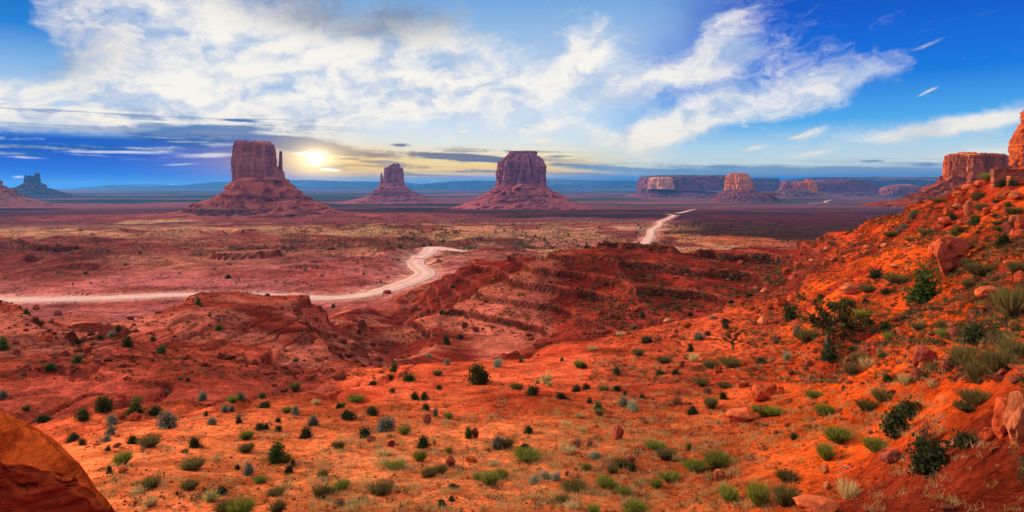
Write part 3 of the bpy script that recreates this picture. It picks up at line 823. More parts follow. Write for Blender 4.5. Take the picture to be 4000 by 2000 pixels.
# ---------------------------------------------------------------- buttes and mesas
def ring_stack(mb, d, rows, depth, p=2.6, nz=70, nt=200, flute=0.07, fs=0.16, jag=0.04, bed=0.02, colf=None, yoff=0.0, ground_fit=False, lump=0.0, hy_follow=0.6, rot=0.0, seed=0.0):
    """A rock body of stacked outlines. rows: (photo row, left px, right px) seen at range d; depth: half-depth in px."""
    rows = sorted(rows)
    zr = np.array([(HZ - r[0]) * K * d for r in rows]); xl = np.array([(r[1] - 2000) * K * d for r in rows]); xr = np.array([(r[2] - 2000) * K * d for r in rows])
    o = np.argsort(zr); zr, xl, xr = zr[o], xl[o], xr[o]
    zz = np.linspace(zr[0], zr[-1], nz)
    L = np.interp(zz, zr, xl); R = np.interp(zz, zr, xr)
    cx = (L + R) / 2; hx = (R - L) / 2
    hmax = hx.max()
    hy = depth * K * d * ((1 - hy_follow) + hy_follow * hx / hmax)
    th = np.linspace(0, 2 * math.pi, nt, endpoint=False)
    ct, st = np.cos(th), np.sin(th)
    ex = np.sign(ct) * np.abs(ct) ** (2 / p); ey = np.sign(st) * np.abs(st) ** (2 / p)
    Xg = cx[:, None] + hx[:, None] * ex[None]; Yg = d + yoff * K * d + hy[:, None] * ey[None]; Zg = np.repeat(zz[:, None], nt, 1)
    w = fs * hmax
    nx_, ny_ = ct[None], st[None]
    q = 1 - np.abs(fb3(Xg / w + seed, Yg / w, Zg / (w * 7), 3)) * 1.6
    q2 = fb3(Xg / (w * .35) + seed, Yg / (w * .35), Zg / (w * 2.5), 3)
    bd = fb3(Xg / (w * 5), Yg / (w * 5), Zg / (w * .28) + seed, 2)
    tt = np.linspace(0, 1, nz)[:, None]
    disp = hmax * (flute * (q - .62) + flute * .45 * q2 + bed * bd)
    if lump: disp = disp + hmax * lump * fb3(Xg / (hmax * .5) + seed, Yg / (hmax * .5), Zg / (hmax * .5), 3)
    Xg = Xg + disp * nx_; Yg = Yg + disp * ny_
    Zg = Zg + jag * hmax * tt ** 3 * fb2(Xg / (w * .9) + seed, Yg / (w * .9), 3)
    if rot:
        c_, s_ = math.cos(rot), math.sin(rot); x0 = cx.mean()
        dxx, dyy = Xg - x0, Yg - d - yoff * K * d
        Xg, Yg = x0 + dxx * c_ - dyy * s_, d + yoff * K * d + dxx * s_ + dyy * c_
    v = np.stack([Xg, Yg, Zg], -1).reshape(-1, 3)
    i, k = np.meshgrid(np.arange(nz - 1), np.arange(nt), indexing='ij')
    k2 = (k + 1) % nt
    f = np.stack([i * nt + k, i * nt + k2, (i + 1) * nt + k2, (i + 1) * nt + k], -1).reshape(-1, 4)
    # top: two inner rings and a centre
    top = v[-nt:]; cen = top.mean(0); ext = [v]
    for s_ in (.72, .4):
        rr = cen + (top - cen) * s_
        rr[:, 2] = top[:, 2] * s_ + (1 - s_) * cen[2] + jag * hmax * .5 * fb2(rr[:, 0] / w, rr[:, 1] / w, 3) + hmax * .02
        ext.append(rr)
    ext.append(cen[None] + [[0, 0, hmax * .03]])
    base = (nz - 1) * nt
    ff = [f.ravel()]; nn = [np.full(len(f), 4)]
    kk = np.arange(nt); kn = (kk + 1) % nt
    for b0, b1 in ((base, base + nt), (base + nt, base + 2 * nt)):
        ff.append(np.stack([b0 + kk, b0 + kn, b1 + kn, b1 + kk], 1).ravel()); nn.append(np.full(nt, 4))
    ff.append(np.stack([base + 2 * nt + kk, base + 2 * nt + kn, np.full(nt, base + 3 * nt)], 1).ravel()); nn.append(np.full(nt, 3))
    v = np.concatenate(ext)
    mb.add(v, np.concatenate(ff), np.concatenate(nn), colf(v) if colf else None)


def cliff_col(a, b, streak, scale):
    def f(v):
        x, y, z = v.T
        c = mix(np.array(a), np.array(b), ss(fb3(x / scale, y / scale, z / (scale * .22), 3), -.45, .5)[:, None])
        s_ = ss(fb3(x / (scale * .12) + 5, y / (scale * .12), z / (scale * 1.6), 4), .05, .6)[:, None]
        return mix(c, np.array(streak), s_ * .65)
    return f


def talus_col(a, b, ledge, scale):
    def f(v):
        x, y, z = v.T
        c = mix(np.array(a), np.array(b), ss(fb3(x / scale, y / scale, z / (scale * .4), 4), -.4, .5)[:, None])
        l = ss(np.sin(z / (scale * .085) + 2.2 * n2(x / scale, y / scale)), .55, .9)[:, None] * ss(fb3(x / scale + 4, y / scale, z / scale, 3), -.3, .2)[:, None]
        c = mix(c, np.array(ledge), l * .8)
        sp = ss(n2(x / (scale * .045), y / (scale * .045) + z / (scale * .03)), .5, .75)[:, None]
        return mix(c, np.array((.42, .24, .20)), sp * .5)
    return f


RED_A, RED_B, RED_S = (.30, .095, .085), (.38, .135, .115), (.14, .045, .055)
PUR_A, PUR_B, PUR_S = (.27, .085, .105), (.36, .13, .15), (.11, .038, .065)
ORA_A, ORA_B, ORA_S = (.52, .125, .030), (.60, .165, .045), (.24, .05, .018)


def butte(name, label, cat, px, d, parts, group=None):
    x = (px - 2000) * K * d
    root = empty(name, (x, d, ground_at(x, d)), label, cat, group)
    for pname, mat, kw in parts:
        mb = MB()
        for one in (kw if isinstance(kw, list) else [kw]):
            ring_stack(mb, d, **one)
        for i in range(len(mb.v)): mb.v[i] = mb.v[i] - np.array(root.location)
        link(pname, mb.mesh(pname, mat, False), root)
    return root


TAL = dict(p=2.05, nz=80, nt=260, flute=.035, fs=.10, jag=.0, bed=.010, hy_follow=.75)

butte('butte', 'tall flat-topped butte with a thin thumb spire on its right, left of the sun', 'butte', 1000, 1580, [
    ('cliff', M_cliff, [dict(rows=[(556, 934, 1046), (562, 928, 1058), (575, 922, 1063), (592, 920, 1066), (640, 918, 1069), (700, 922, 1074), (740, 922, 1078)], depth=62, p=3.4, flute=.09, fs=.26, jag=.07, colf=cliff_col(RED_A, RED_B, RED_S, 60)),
                        dict(rows=[(558, 944, 972), (574, 936, 985)], depth=26, nz=10, nt=60, jag=.1, colf=cliff_col(RED_A, RED_B, RED_S, 60))]),
    ('shoulder', M_cliff, [dict(rows=[(640, 1050, 1078), (655, 1050, 1092), (672, 1050, 1110), (700, 1050, 1113), (725, 1050, 1120), (742, 1050, 1124)], depth=26, p=2.8, jag=.25, flute=.12, fs=.4, nz=40, nt=90, yoff=-6, colf=cliff_col(RED_A, RED_B, RED_S, 60))]),
    ('spire', M_cliff, dict(rows=[(592, 1094, 1104), (600, 1093, 1106), (628, 1093, 1106), (655, 1092, 1108), (690, 1090, 1112), (735, 1088, 1118)], depth=9, p=2.3, jag=.08, nz=40, nt=40, yoff=-10, flute=.1, fs=.6, colf=cliff_col(RED_S, RED_A, RED_S, 40))),
    ('talus_slope', M_talus, dict(rows=[(704, 928, 1114), (712, 920, 1124), (730, 894, 1142), (742, 880, 1156), (746, 868, 1164), (772, 830, 1196), (790, 790, 1244), (794, 776, 1250), (810, 752, 1276), (814, 742, 1282), (824, 722, 1320), (827, 690, 1336), (836, 640, 1400), (840, 590, 1440), (845, 540, 1490), (852, 430, 1560)],
                                  depth=250, colf=talus_col((.36, .085, .060), (.28, .062, .050), (.11, .028, .028), 80), **TAL)),
    ('ledge', M_cliff, dict(rows=[(811, 752, 1180), (813, 742, 1190), (826, 738, 1192), (832, 730, 1200)], depth=158, p=2.1, nz=14, nt=300, flute=.02, fs=.03, jag=.0, bed=.0, hy_follow=.1, yoff=-18, colf=cliff_col((.22, .08, .06), (.12, .045, .04), (.06, .025, .03), 25))),
])
butte('butte', 'small distant butte with a thumb spire on its left, right of the sun', 'butte', 1540, 3200, [
    ('cliff', M_cliff, dict(rows=[(655, 1508, 1568), (660, 1503, 1573), (690, 1501, 1575), (720, 1496, 1579), (738, 1494, 1581)], depth=38, p=3.0, jag=.03, nz=50, nt=120, flute=.06, colf=cliff_col(PUR_A, PUR_B, PUR_S, 80))),
    ('caprock', M_cliff, dict(rows=[(640, 1533, 1558), (645, 1528, 1561), (650, 1518, 1562), (662, 1512, 1564)], depth=24, nz=14, nt=60, jag=.06, colf=cliff_col(PUR_S, PUR_A, PUR_S, 50))),
    ('spire', M_cliff, dict(rows=[(676, 1488, 1492), (690, 1487, 1494), (706, 1486, 1502), (722, 1485, 1506), (736, 1484, 1510)], depth=9, nz=30, nt=36, jag=.1, flute=.12, fs=.5, colf=cliff_col(PUR_A, PUR_B, PUR_S, 60))),
    ('talus_slope', M_talus, dict(rows=[(718, 1490, 1578), (728, 1484, 1582), (740, 1472, 1600), (752, 1456, 1622), (764, 1440, 1642), (776, 1402, 1672), (786, 1350, 1692), (794, 1290, 1720)], depth=135, yoff=-4, colf=talus_col((.30, .085, .10), (.23, .065, .085), (.13, .04, .06), 120), **TAL)),
])
butte('butte', 'massive dome-shouldered butte with a thin caprock, centre of the valley', 'butte', 2040, 2400, [
    ('cliff', M_cliff, dict(rows=[(602, 1988, 2092), (612, 1978, 2104), (622, 1966, 2116), (634, 1952, 2123), (650, 1945, 2129), (690, 1941, 2132), (735, 1938, 2133), (750, 1936, 2134)], depth=88, p=2.7, flute=.085, fs=.17, jag=.02, nt=260, colf=cliff_col(PUR_A, PUR_B, PUR_S, 70))),
    ('caprock', M_cliff, dict(rows=[(592, 1990, 2096), (599, 1987, 2099), (606, 1990, 2096)], depth=50, nz=10, nt=120, jag=.02, flute=.03, colf=cliff_col(PUR_S, PUR_A, PUR_S, 50))),
    ('spire', M_cliff, dict(rows=[(630, 1943, 1954), (650, 1942, 1957), (700, 1940, 1960), (742, 1937, 1962)], depth=12, nz=30, nt=40, jag=.08, yoff=-4, colf=cliff_col(PUR_A, PUR_B, PUR_S, 60))),
    ('talus_slope', M_talus, dict(rows=[(722, 1945, 2126), (732, 1934, 2136), (742, 1920, 2150), (756, 1896, 2178), (772, 1870, 2206), (788, 1838, 2246), (794, 1822, 2260), (806, 1790, 2300), (816, 1765, 2325), (826, 1720, 2370)], depth=235, colf=talus_col((.31, .075, .075), (.24, .055, .062), (.10, .028, .038), 110), **TAL)),
])
# castle-like butte far left and the red slope in front of it
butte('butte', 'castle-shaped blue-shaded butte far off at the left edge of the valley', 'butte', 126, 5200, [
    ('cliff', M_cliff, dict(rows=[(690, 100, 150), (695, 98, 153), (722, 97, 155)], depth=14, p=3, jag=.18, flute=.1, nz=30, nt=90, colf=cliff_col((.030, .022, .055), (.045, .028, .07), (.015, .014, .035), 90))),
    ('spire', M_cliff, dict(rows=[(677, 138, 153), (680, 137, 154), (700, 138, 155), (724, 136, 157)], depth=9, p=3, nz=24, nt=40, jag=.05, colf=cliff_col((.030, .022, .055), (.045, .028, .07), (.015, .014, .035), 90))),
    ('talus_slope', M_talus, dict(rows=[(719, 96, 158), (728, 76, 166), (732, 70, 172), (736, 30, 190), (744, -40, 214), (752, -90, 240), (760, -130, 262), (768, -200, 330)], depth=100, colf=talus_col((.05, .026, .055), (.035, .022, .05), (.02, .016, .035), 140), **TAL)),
])
butte('hillside', 'bare dark red scree slope cut off by the left edge, below the castle-shaped butte', 'hillside', -80, 2300, [
    ('talus_slope', M_talus, dict(rows=[(690, -150, -40), (712, -190, -10), (725, -220, 2), (742, -250, 34), (760, -280, 66), (775, -310, 100), (788, -340, 150), (800, -400, 240)], depth=150, lump=.05, colf=talus_col((.26, .085, .08), (.20, .065, .065), (.10, .04, .045), 70), **TAL)),
])
# mesas to the right: shaded cliffs darkened in colour, lit faces kept paler
MES = dict(p=3.2, nz=34, nt=300, flute=.035, fs=.05, jag=.012, bed=.006)
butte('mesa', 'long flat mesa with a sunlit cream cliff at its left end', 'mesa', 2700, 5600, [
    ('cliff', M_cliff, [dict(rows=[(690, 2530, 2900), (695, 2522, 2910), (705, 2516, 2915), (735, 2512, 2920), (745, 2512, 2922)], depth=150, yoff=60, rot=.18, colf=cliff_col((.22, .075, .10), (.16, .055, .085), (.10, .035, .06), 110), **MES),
                        dict(rows=[(694, 2524, 2602), (704, 2517, 2608), (738, 2514, 2613)], depth=34, p=2.6, nz=40, nt=120, flute=.10, fs=.2, jag=.02, yoff=-78, rot=-.8, colf=cliff_col((.62, .30, .15), (.52, .20, .10), (.26, .08, .06), 100))]),  # sunlight on the left end painted in with paler rock colours
    ('caprock', M_cliff, dict(rows=[(688, 2535, 2895), (693, 2526, 2905)], depth=140, nz=8, nt=200, flute=.01, jag=.006, p=3, yoff=60, rot=.18, colf=cliff_col((.05, .075, .06), (.07, .08, .06), (.04, .06, .05), 100))),
    ('talus_slope', M_talus, dict(rows=[(732, 2508, 2640), (742, 2496, 2700), (752, 2482, 2800), (762, 2462, 2900), (772, 2410, 2960)], depth=140, yoff=-10, colf=talus_col((.17, .05, .075), (.12, .035, .06), (.08, .03, .05), 120), **TAL)),
])
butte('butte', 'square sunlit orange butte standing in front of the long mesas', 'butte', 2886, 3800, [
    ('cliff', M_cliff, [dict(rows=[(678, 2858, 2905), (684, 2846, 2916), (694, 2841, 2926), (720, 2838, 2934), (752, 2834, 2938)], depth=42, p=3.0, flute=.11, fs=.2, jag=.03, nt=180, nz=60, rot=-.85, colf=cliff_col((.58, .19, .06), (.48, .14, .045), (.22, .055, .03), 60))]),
    ('talus_slope', M_talus, dict(rows=[(742, 2832, 2938), (750, 2822, 2950), (758, 2808, 2990), (768, 2796, 3020), (778, 2782, 3036), (788, 2768, 3050), (798, 2720, 3080)], depth=105, yoff=-4, colf=talus_col((.19, .05, .05), (.14, .038, .042), (.08, .025, .03), 90), **TAL)),
    ('ledge', M_cliff, dict(rows=[(749, 2960, 3006), (754, 2940, 3028), (764, 2930, 3050)], depth=40, nz=16, nt=120, flute=.05, fs=.05, jag=.03, p=2.2, yoff=-24, colf=cliff_col((.27, .085, .06), (.2, .06, .05), (.12, .04, .04), 40))),
])
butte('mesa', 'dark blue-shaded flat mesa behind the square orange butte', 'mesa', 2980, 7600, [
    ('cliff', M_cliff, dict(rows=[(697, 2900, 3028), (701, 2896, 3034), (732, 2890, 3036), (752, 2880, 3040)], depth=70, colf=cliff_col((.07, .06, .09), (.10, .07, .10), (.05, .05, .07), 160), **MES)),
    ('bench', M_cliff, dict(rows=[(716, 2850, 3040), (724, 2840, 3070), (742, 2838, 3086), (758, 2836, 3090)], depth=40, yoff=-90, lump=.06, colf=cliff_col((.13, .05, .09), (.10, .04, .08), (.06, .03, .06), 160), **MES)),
])
butte('butte', 'row of eroded sandstone fins and knobs between the square butte and the round-backed mesa', 'rock fins', 3110, 4600, [
    ('cliff', M_cliff, [dict(rows=[(712, 3058, 3080), (722, 3050, 3090), (752, 3044, 3098)], depth=18, nz=30, nt=80, jag=.1, flute=.14, fs=.3, colf=cliff_col(PUR_A, PUR_B, PUR_S, 60)),
                        dict(rows=[(712, 3095, 3120), (718, 3088, 3135), (752, 3080, 3145)], depth=18, nz=30, nt=80, jag=.12, flute=.14, fs=.3, yoff=-10, rot=-.7, colf=cliff_col(ORA_A, PUR_B, PUR_S, 60)),
                        dict(rows=[(703, 3136, 3160), (709, 3129, 3172), (752, 3122, 3180)], depth=18, nz=30, nt=80, jag=.1, flute=.15, fs=.3, yoff=-16, rot=-.8, colf=cliff_col(ORA_A, ORA_B, PUR_S, 50))]),
    ('spire', M_cliff, dict(rows=[(714, 3168, 3178), (720, 3165, 3181), (754, 3162, 3186)], depth=8, nz=24, nt=36, jag=.06, yoff=-20, colf=cliff_col(ORA_A, ORA_B, PUR_S, 50))),
    ('talus_slope', M_talus, dict(rows=[(742, 3040, 3190), (752, 3020, 3220), (762, 3000, 3240), (772, 2960, 3280)], depth=60, colf=talus_col((.20, .09, .085), (.15, .08, .075), (.10, .05, .06), 90), **TAL)),
])
butte('mesa', 'round-backed rosy mesa right of the eroded fins', 'mesa', 3310, 5600, [
    ('cliff', M_cliff, [dict(rows=[(704, 3220, 3340), (710, 3195, 3390), (718, 3185, 3420), (726, 3182, 3436), (752, 3180, 3442), (762, 3180, 3446)], depth=60, lump=.06, yoff=30, colf=cliff_col((.20, .065, .09), (.15, .05, .075), (.09, .035, .055), 110), **MES)]),
    ('talus_slope', M_talus, dict(rows=[(750, 3190, 3430), (760, 3170, 3450), (770, 3130, 3480)], depth=75, yoff=20, colf=talus_col((.18, .08, .10), (.14, .07, .09), (.10, .05, .07), 120), **TAL)),
])
butte('mesa', 'low pale-fronted dome mesa nearest the foot of the right-hand scree slope', 'mesa', 3530, 5000, [
    ('cliff', M_cliff, dict(rows=[(722, 3510, 3560), (728, 3478, 3596), (738, 3456, 3612), (762, 3446, 3620)], depth=50, lump=.06, yoff=14, colf=cliff_col((.28, .095, .085), (.19, .065, .08), (.12, .045, .06), 90), **MES)),
])
butte('mesa', 'long dark forested plateau closing the horizon on the right', 'plateau', 3400, 9000, [
    ('cliff', M_cliff, dict(rows=[(703, 3070, 3800), (707, 3050, 3820), (716, 3040, 3830), (740, 3030, 3840), (756, 3000, 3860)], depth=120, lump=.03, p=4, nz=30, nt=500, flute=.02, fs=.02, jag=.006, bed=.004, colf=cliff_col((.06, .06, .08), (.10, .07, .09), (.04, .045, .06), 300))),
])
# low blue plateau closing the horizon
hmb = MB()
for dd, rows, dep in ((17000, [(722, 1620, 2700), (724, 1560, 2760), (733, 1500, 2800), (738, 1450, 2850)], 90), (19000, [(726, 700, 1700), (729, 560, 1800), (738, 400, 1900)], 60), (20000, [(729, 380, 760), (732, 330, 800), (738, 280, 900)], 50),
                      (14000, [(733, 1300, 1480), (738, 1100, 1500)], 50)):
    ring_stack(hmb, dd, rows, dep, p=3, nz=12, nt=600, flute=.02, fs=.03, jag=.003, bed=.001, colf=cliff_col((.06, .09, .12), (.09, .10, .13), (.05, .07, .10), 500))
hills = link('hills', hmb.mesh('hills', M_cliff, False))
hills['kind'] = 'structure'

# right: orange cliff on its scree slope, and the taller cliff at the frame edge
butte('butte', 'glowing orange cliff-walled mesa above the right-hand scree slope', 'mesa', 3780, 1000, [
    ('cliff', M_cliff, [dict(rows=[(606, 3708, 3814), (614, 3702, 3820), (640, 3699, 3822), (690, 3697, 3824), (715, 3696, 3824)], depth=52, p=4.0, flute=.11, fs=.13, jag=.06, nt=220, rot=-.5, colf=cliff_col(ORA_A, ORA_B, ORA_S, 22)),
                        dict(rows=[(597, 3755, 3818), (602, 3748, 3822), (620, 3740, 3824)], depth=32, p=3, nz=12, nt=90, jag=.08, yoff=12, rot=.28, colf=cliff_col(ORA_A, ORA_B, ORA_S, 22)),
                        dict(rows=[(602, 3832, 3925), (610, 3826, 3945), (640, 3824, 3950), (712, 3822, 3960)], depth=40, p=3.0, flute=.10, fs=.18, jag=.06, nt=180, yoff=22, colf=cliff_col((.32, .075, .03), (.38, .10, .035), ORA_S, 22)),
                        dict(rows=[(618, 3925, 3975), (626, 3917, 3985), (690, 3910, 3990)], depth=30, p=2.2, flute=.03, nt=90, nz=30, yoff=-18, colf=cliff_col((.42, .13, .07), (.36, .11, .06), ORA_S, 22))]),
    ('talus_slope', M_talus, dict(rows=[(688, 3690, 3990), (700, 3676, 4010), (716, 3654, 4050), (732, 3626, 4090), (748, 3596, 4130), (764, 3560, 4160), (780, 3520, 4200), (792, 3440, 4260), (804, 3340, 4320)], depth=170, colf=talus_col((.24, .045, .020), (.16, .030, .016), (.08, .018, .012), 45), **TAL)),
])
butte('cliff', 'tallest orange rock tower, cut off by the right edge of the view', 'cliff', 4080, 520, [
    ('cliff', M_cliff, [dict(rows=[(380, 4040, 4130), (412, 4030, 4160), (440, 4022, 4175), (475, 4018, 4180), (505, 4002, 4190), (535, 3990, 4205), (546, 3984, 4210), (600, 3982, 4215), (645, 3980, 4220), (680, 3980, 4224)], depth=90, p=3.2, flute=.09, fs=.12, jag=.06, nt=240, nz=110, bed=.03, rot=-.35, colf=cliff_col((.60, .135, .025), (.46, .095, .02), (.22, .045, .015), 14))]),
    ('talus_slope', M_talus, dict(rows=[(622, 3990, 4200), (640, 3970, 4230), (660, 3945, 4270), (680, 3925, 4310), (720, 3860, 4400), (790, 3760, 4500)], depth=140, yoff=-8, lump=.03, colf=talus_col((.16, .03, .014), (.11, .022, .012), (.06, .014, .010), 20), **TAL)),
])

# ---------------------------------------------------------------- plants (unit width 1, standing on z = 0)
def dome_pts(n, H, r_):
    th = r_.rand(n) * 2 * math.pi
    ph = np.arccos(1 - r_.rand(n) * 0.98)
    return np.stack([np.cos(th) * np.sin(ph) * .5, np.sin(th) * np.sin(ph) * .5, np.cos(ph) * H], 1)


def add_leaves(mb, cen, size, colr, r_, flat=0.0):
    n = len(cen)
    a = r_.randn(n, 3); a /= np.linalg.norm(a, axis=1)[:, None]
    b = r_.randn(n, 3); b -= a * (a * b).sum(1)[:, None]; b /= np.linalg.norm(b, axis=1)[:, None]
    s = size * (0.6 + .8 * r_.rand(n))[:, None]
    v = np.stack([cen - a * s, cen + b * s * .55, cen + a * s, cen - b * s * .55], 1).reshape(-1, 3)
    f = np.arange(4 * n)
    mb.add(v, f, np.full(n, 4), np.repeat(colr, 4, 0))


def leafy(H, c1, c2, seed, n=420, clumps=13, size=.062, tight=.15):
    r_ = np.random.RandomState(seed)
    mb = MB()
    lop = np.array([r_.uniform(.75, 1.15), r_.uniform(.6, 1.0), r_.uniform(.8, 1.1)])
    cc = dome_pts(clumps, H, r_) * (.35 + .68 * r_.rand(clumps, 1)) * lop + r_.randn(3) * [.06, .06, 0]
    cc[:, 2] = np.maximum(cc[:, 2], .10 * H)
    k = r_.randint(0, clumps, n)
    p = cc[k] + r_.randn(n, 3) * [tight, tight, tight * .8]
    p[:, 2] = np.abs(p[:, 2]) + .02
    t = np.clip(r_.rand(clumps)[k] * .6 + r_.rand(n) * .4, 0, 1)[:, None]
    add_leaves(mb, p, size, mix(np.array(c1), np.array(c2), t), r_)
    q = dome_pts(n // 2, H, r_) * (.40 + .48 * r_.rand(n // 2, 1)) * lop; q[:, 2] = np.abs(q[:, 2]) + .02
    add_leaves(mb, q, size * 1.15, mix(np.array(c1), np.array(c2), .1 + .5 * r_.rand(n // 2, 1)), r_)
    return mb, cc


def bladed(H, c1, c2, seed, n=230, spread=.5, wid=.022, base=.26, up=.35):
    r_ = np.random.RandomState(seed)
    mb = MB()
    th = r_.rand(n) * 2 * math.pi; rr = np.sqrt(r_.rand(n)) * base
    b = np.stack([np.cos(th) * rr, np.sin(th) * rr, np.zeros(n)], 1)
    d = np.stack([np.cos(th) * spread, np.sin(th) * spread, np.full(n, up)], 1) * (rr / base)[:, None] + [0, 0, .55] + r_.randn(n, 3) * .18
    d /= np.linalg.norm(d, axis=1)[:, None]
    L = H * (.55 + .5 * r_.rand(n))[:, None]
    m = b + d * L * .55; t = b + d * L + np.c_[d[:, :2] * .12 * L, -.08 * L * r_.rand(n, 1)]
    s = np.cross(d, r_.randn(n, 3)); s /= np.linalg.norm(s, axis=1)[:, None]
    w = wid * (.6 + .8 * r_.rand(n))[:, None]
    v = np.stack([b - s * w * .6, b + s * w * .6, m + s * w, m - s * w, t + s * w * .25, t - s * w * .25], 1)
    v[:, :, 2] = np.maximum(v[:, :, 2], 0)
    i = np.arange(n)[:, None] * 6
    f = np.concatenate([i + [0, 1, 2, 3], i + [3, 2, 4, 5]], 1)
    c = mix(np.array(c1), np.array(c2), r_.rand(n)[:, None])
    cv = np.repeat(c[:, None], 6, 1).copy()
    mb.add(v.reshape(-1, 3), f.ravel(), np.full(2 * n, 4), cv.reshape(-1, 3))
    return mb, None


def stems_for(cc, seed, col=(.11, .075, .05), rad=.012, n=9):
    r_ = np.random.RandomState(seed)
    mb = MB()
    for q in range(n):
        if cc is not None: e = cc[q % len(cc)] * (1.0 + .22 * r_.rand())
        else:
            a = r_.rand() * 6.28; e = np.array([math.cos(a) * .33, math.sin(a) * .33, .42 + .2 * r_.rand()])
        b = np.array([e[0] * .12, e[1] * .12, -.04])
        m_ = b * .45 + e * .55 + r_.randn(3) * .05
        tube(mb, [b, m_, e + r_.randn(3) * .03], [rad * 1.5, rad, rad * .4], col, 3)
    return mb


def join(a, b):
    o = MB()
    for m_ in (a, b):
        for v, f, n, c in zip(m_.v, m_.f, m_.n, m_.c):
            o.v.append(v); o.n.append(n); o.c.append(c); o.f.append(f)
    # re-offset the second part
    ka = a.k; na = len(a.v)
    o.f = [f if i < na else f + ka for i, f in enumerate(o.f)]
    o.k = a.k + b.k
    return o


KIND = {    # kind: (name, category, builder, args, stem colour)
    'dark': ('shrub', 'shrub', leafy, dict(H=.78, c1=(.020, .030, .012), c2=(.065, .075, .03), n=760), (.06, .04, .03)),
    'sage': ('sage_bush', 'shrub', leafy, dict(H=.62, c1=(.085, .095, .065), c2=(.19, .19, .13), n=800, size=.050), (.14, .10, .07)),
    'pale': ('sage_bush', 'shrub', leafy, dict(H=.55, c1=(.17, .21, .13), c2=(.30, .32, .21), n=800, size=.046), (.16, .12, .08)),
    'leafy': ('shrub', 'shrub', leafy, dict(H=1.05, c1=(.025, .055, .012), c2=(.085, .13, .03), n=860, clumps=16, size=.058), (.07, .05, .035)),
    'juni': ('juniper_bush', 'juniper bush', leafy, dict(H=1.12, c1=(.028, .036, .010), c2=(.10, .10, .025), n=1000, clumps=20, size=.052, tight=.11), (.08, .055, .04)),
    'green': ('rabbit_bush', 'shrub', bladed, dict(H=.82, c1=(.07, .10, .015), c2=(.24, .26, .045), n=760, wid=.011, spread=.6), (.14, .12, .05)),
    'olive': ('rabbit_bush', 'shrub', bladed, dict(H=.78, c1=(.06, .055, .018), c2=(.19, .15, .05), n=760, wid=.011, spread=.65), (.13, .09, .05)),
    'straw': ('grass_tuft', 'grass tuft', bladed, dict(H=.66, c1=(.34, .22, .085), c2=(.55, .42, .20), n=260, wid=.012, spread=.75), (.30, .20, .10)),
    'brown': ('dry_shrub', 'shrub', leafy, dict(H=.55, c1=(.075, .040, .026), c2=(.17, .105, .065), n=520, size=.030), (.12, .07, .045)),
    'yucca': ('yucca', 'yucca', bladed, dict(H=.80, c1=(.20, .22, .06), c2=(.42, .38, .15), n=110, wid=.030, spread=.9, base=.12, up=.2), (.2, .15, .06)),
}
TPL = {}
for ki, (kind, (nm, cat, fn, kw, sc_)) in enumerate(KIND.items()):
    for v_ in range(5):
        fol, cc = fn(seed=100 + ki * 10 + v_, **kw)
        stm = stems_for(cc, 500 + ki * 10 + v_, sc_, n=16 if fn is leafy else 7)
        TPL[kind, v_] = (fol.mesh(nm + '_foliage', M_leaf), stm.mesh(nm + '_stem', M_bark), join(fol, stm).mesh(nm, M_leaf))
    kw2 = dict(kw); kw2['n'] = 70
    if fn is leafy: kw2['size'] = .095
    else: kw2['wid'] = kw2.get('wid', .022) * 2.4
    TPL[kind, 'far'] = (None, None, fn(seed=900 + ki, **kw2)[0].mesh(nm + '_distant', M_leaf))

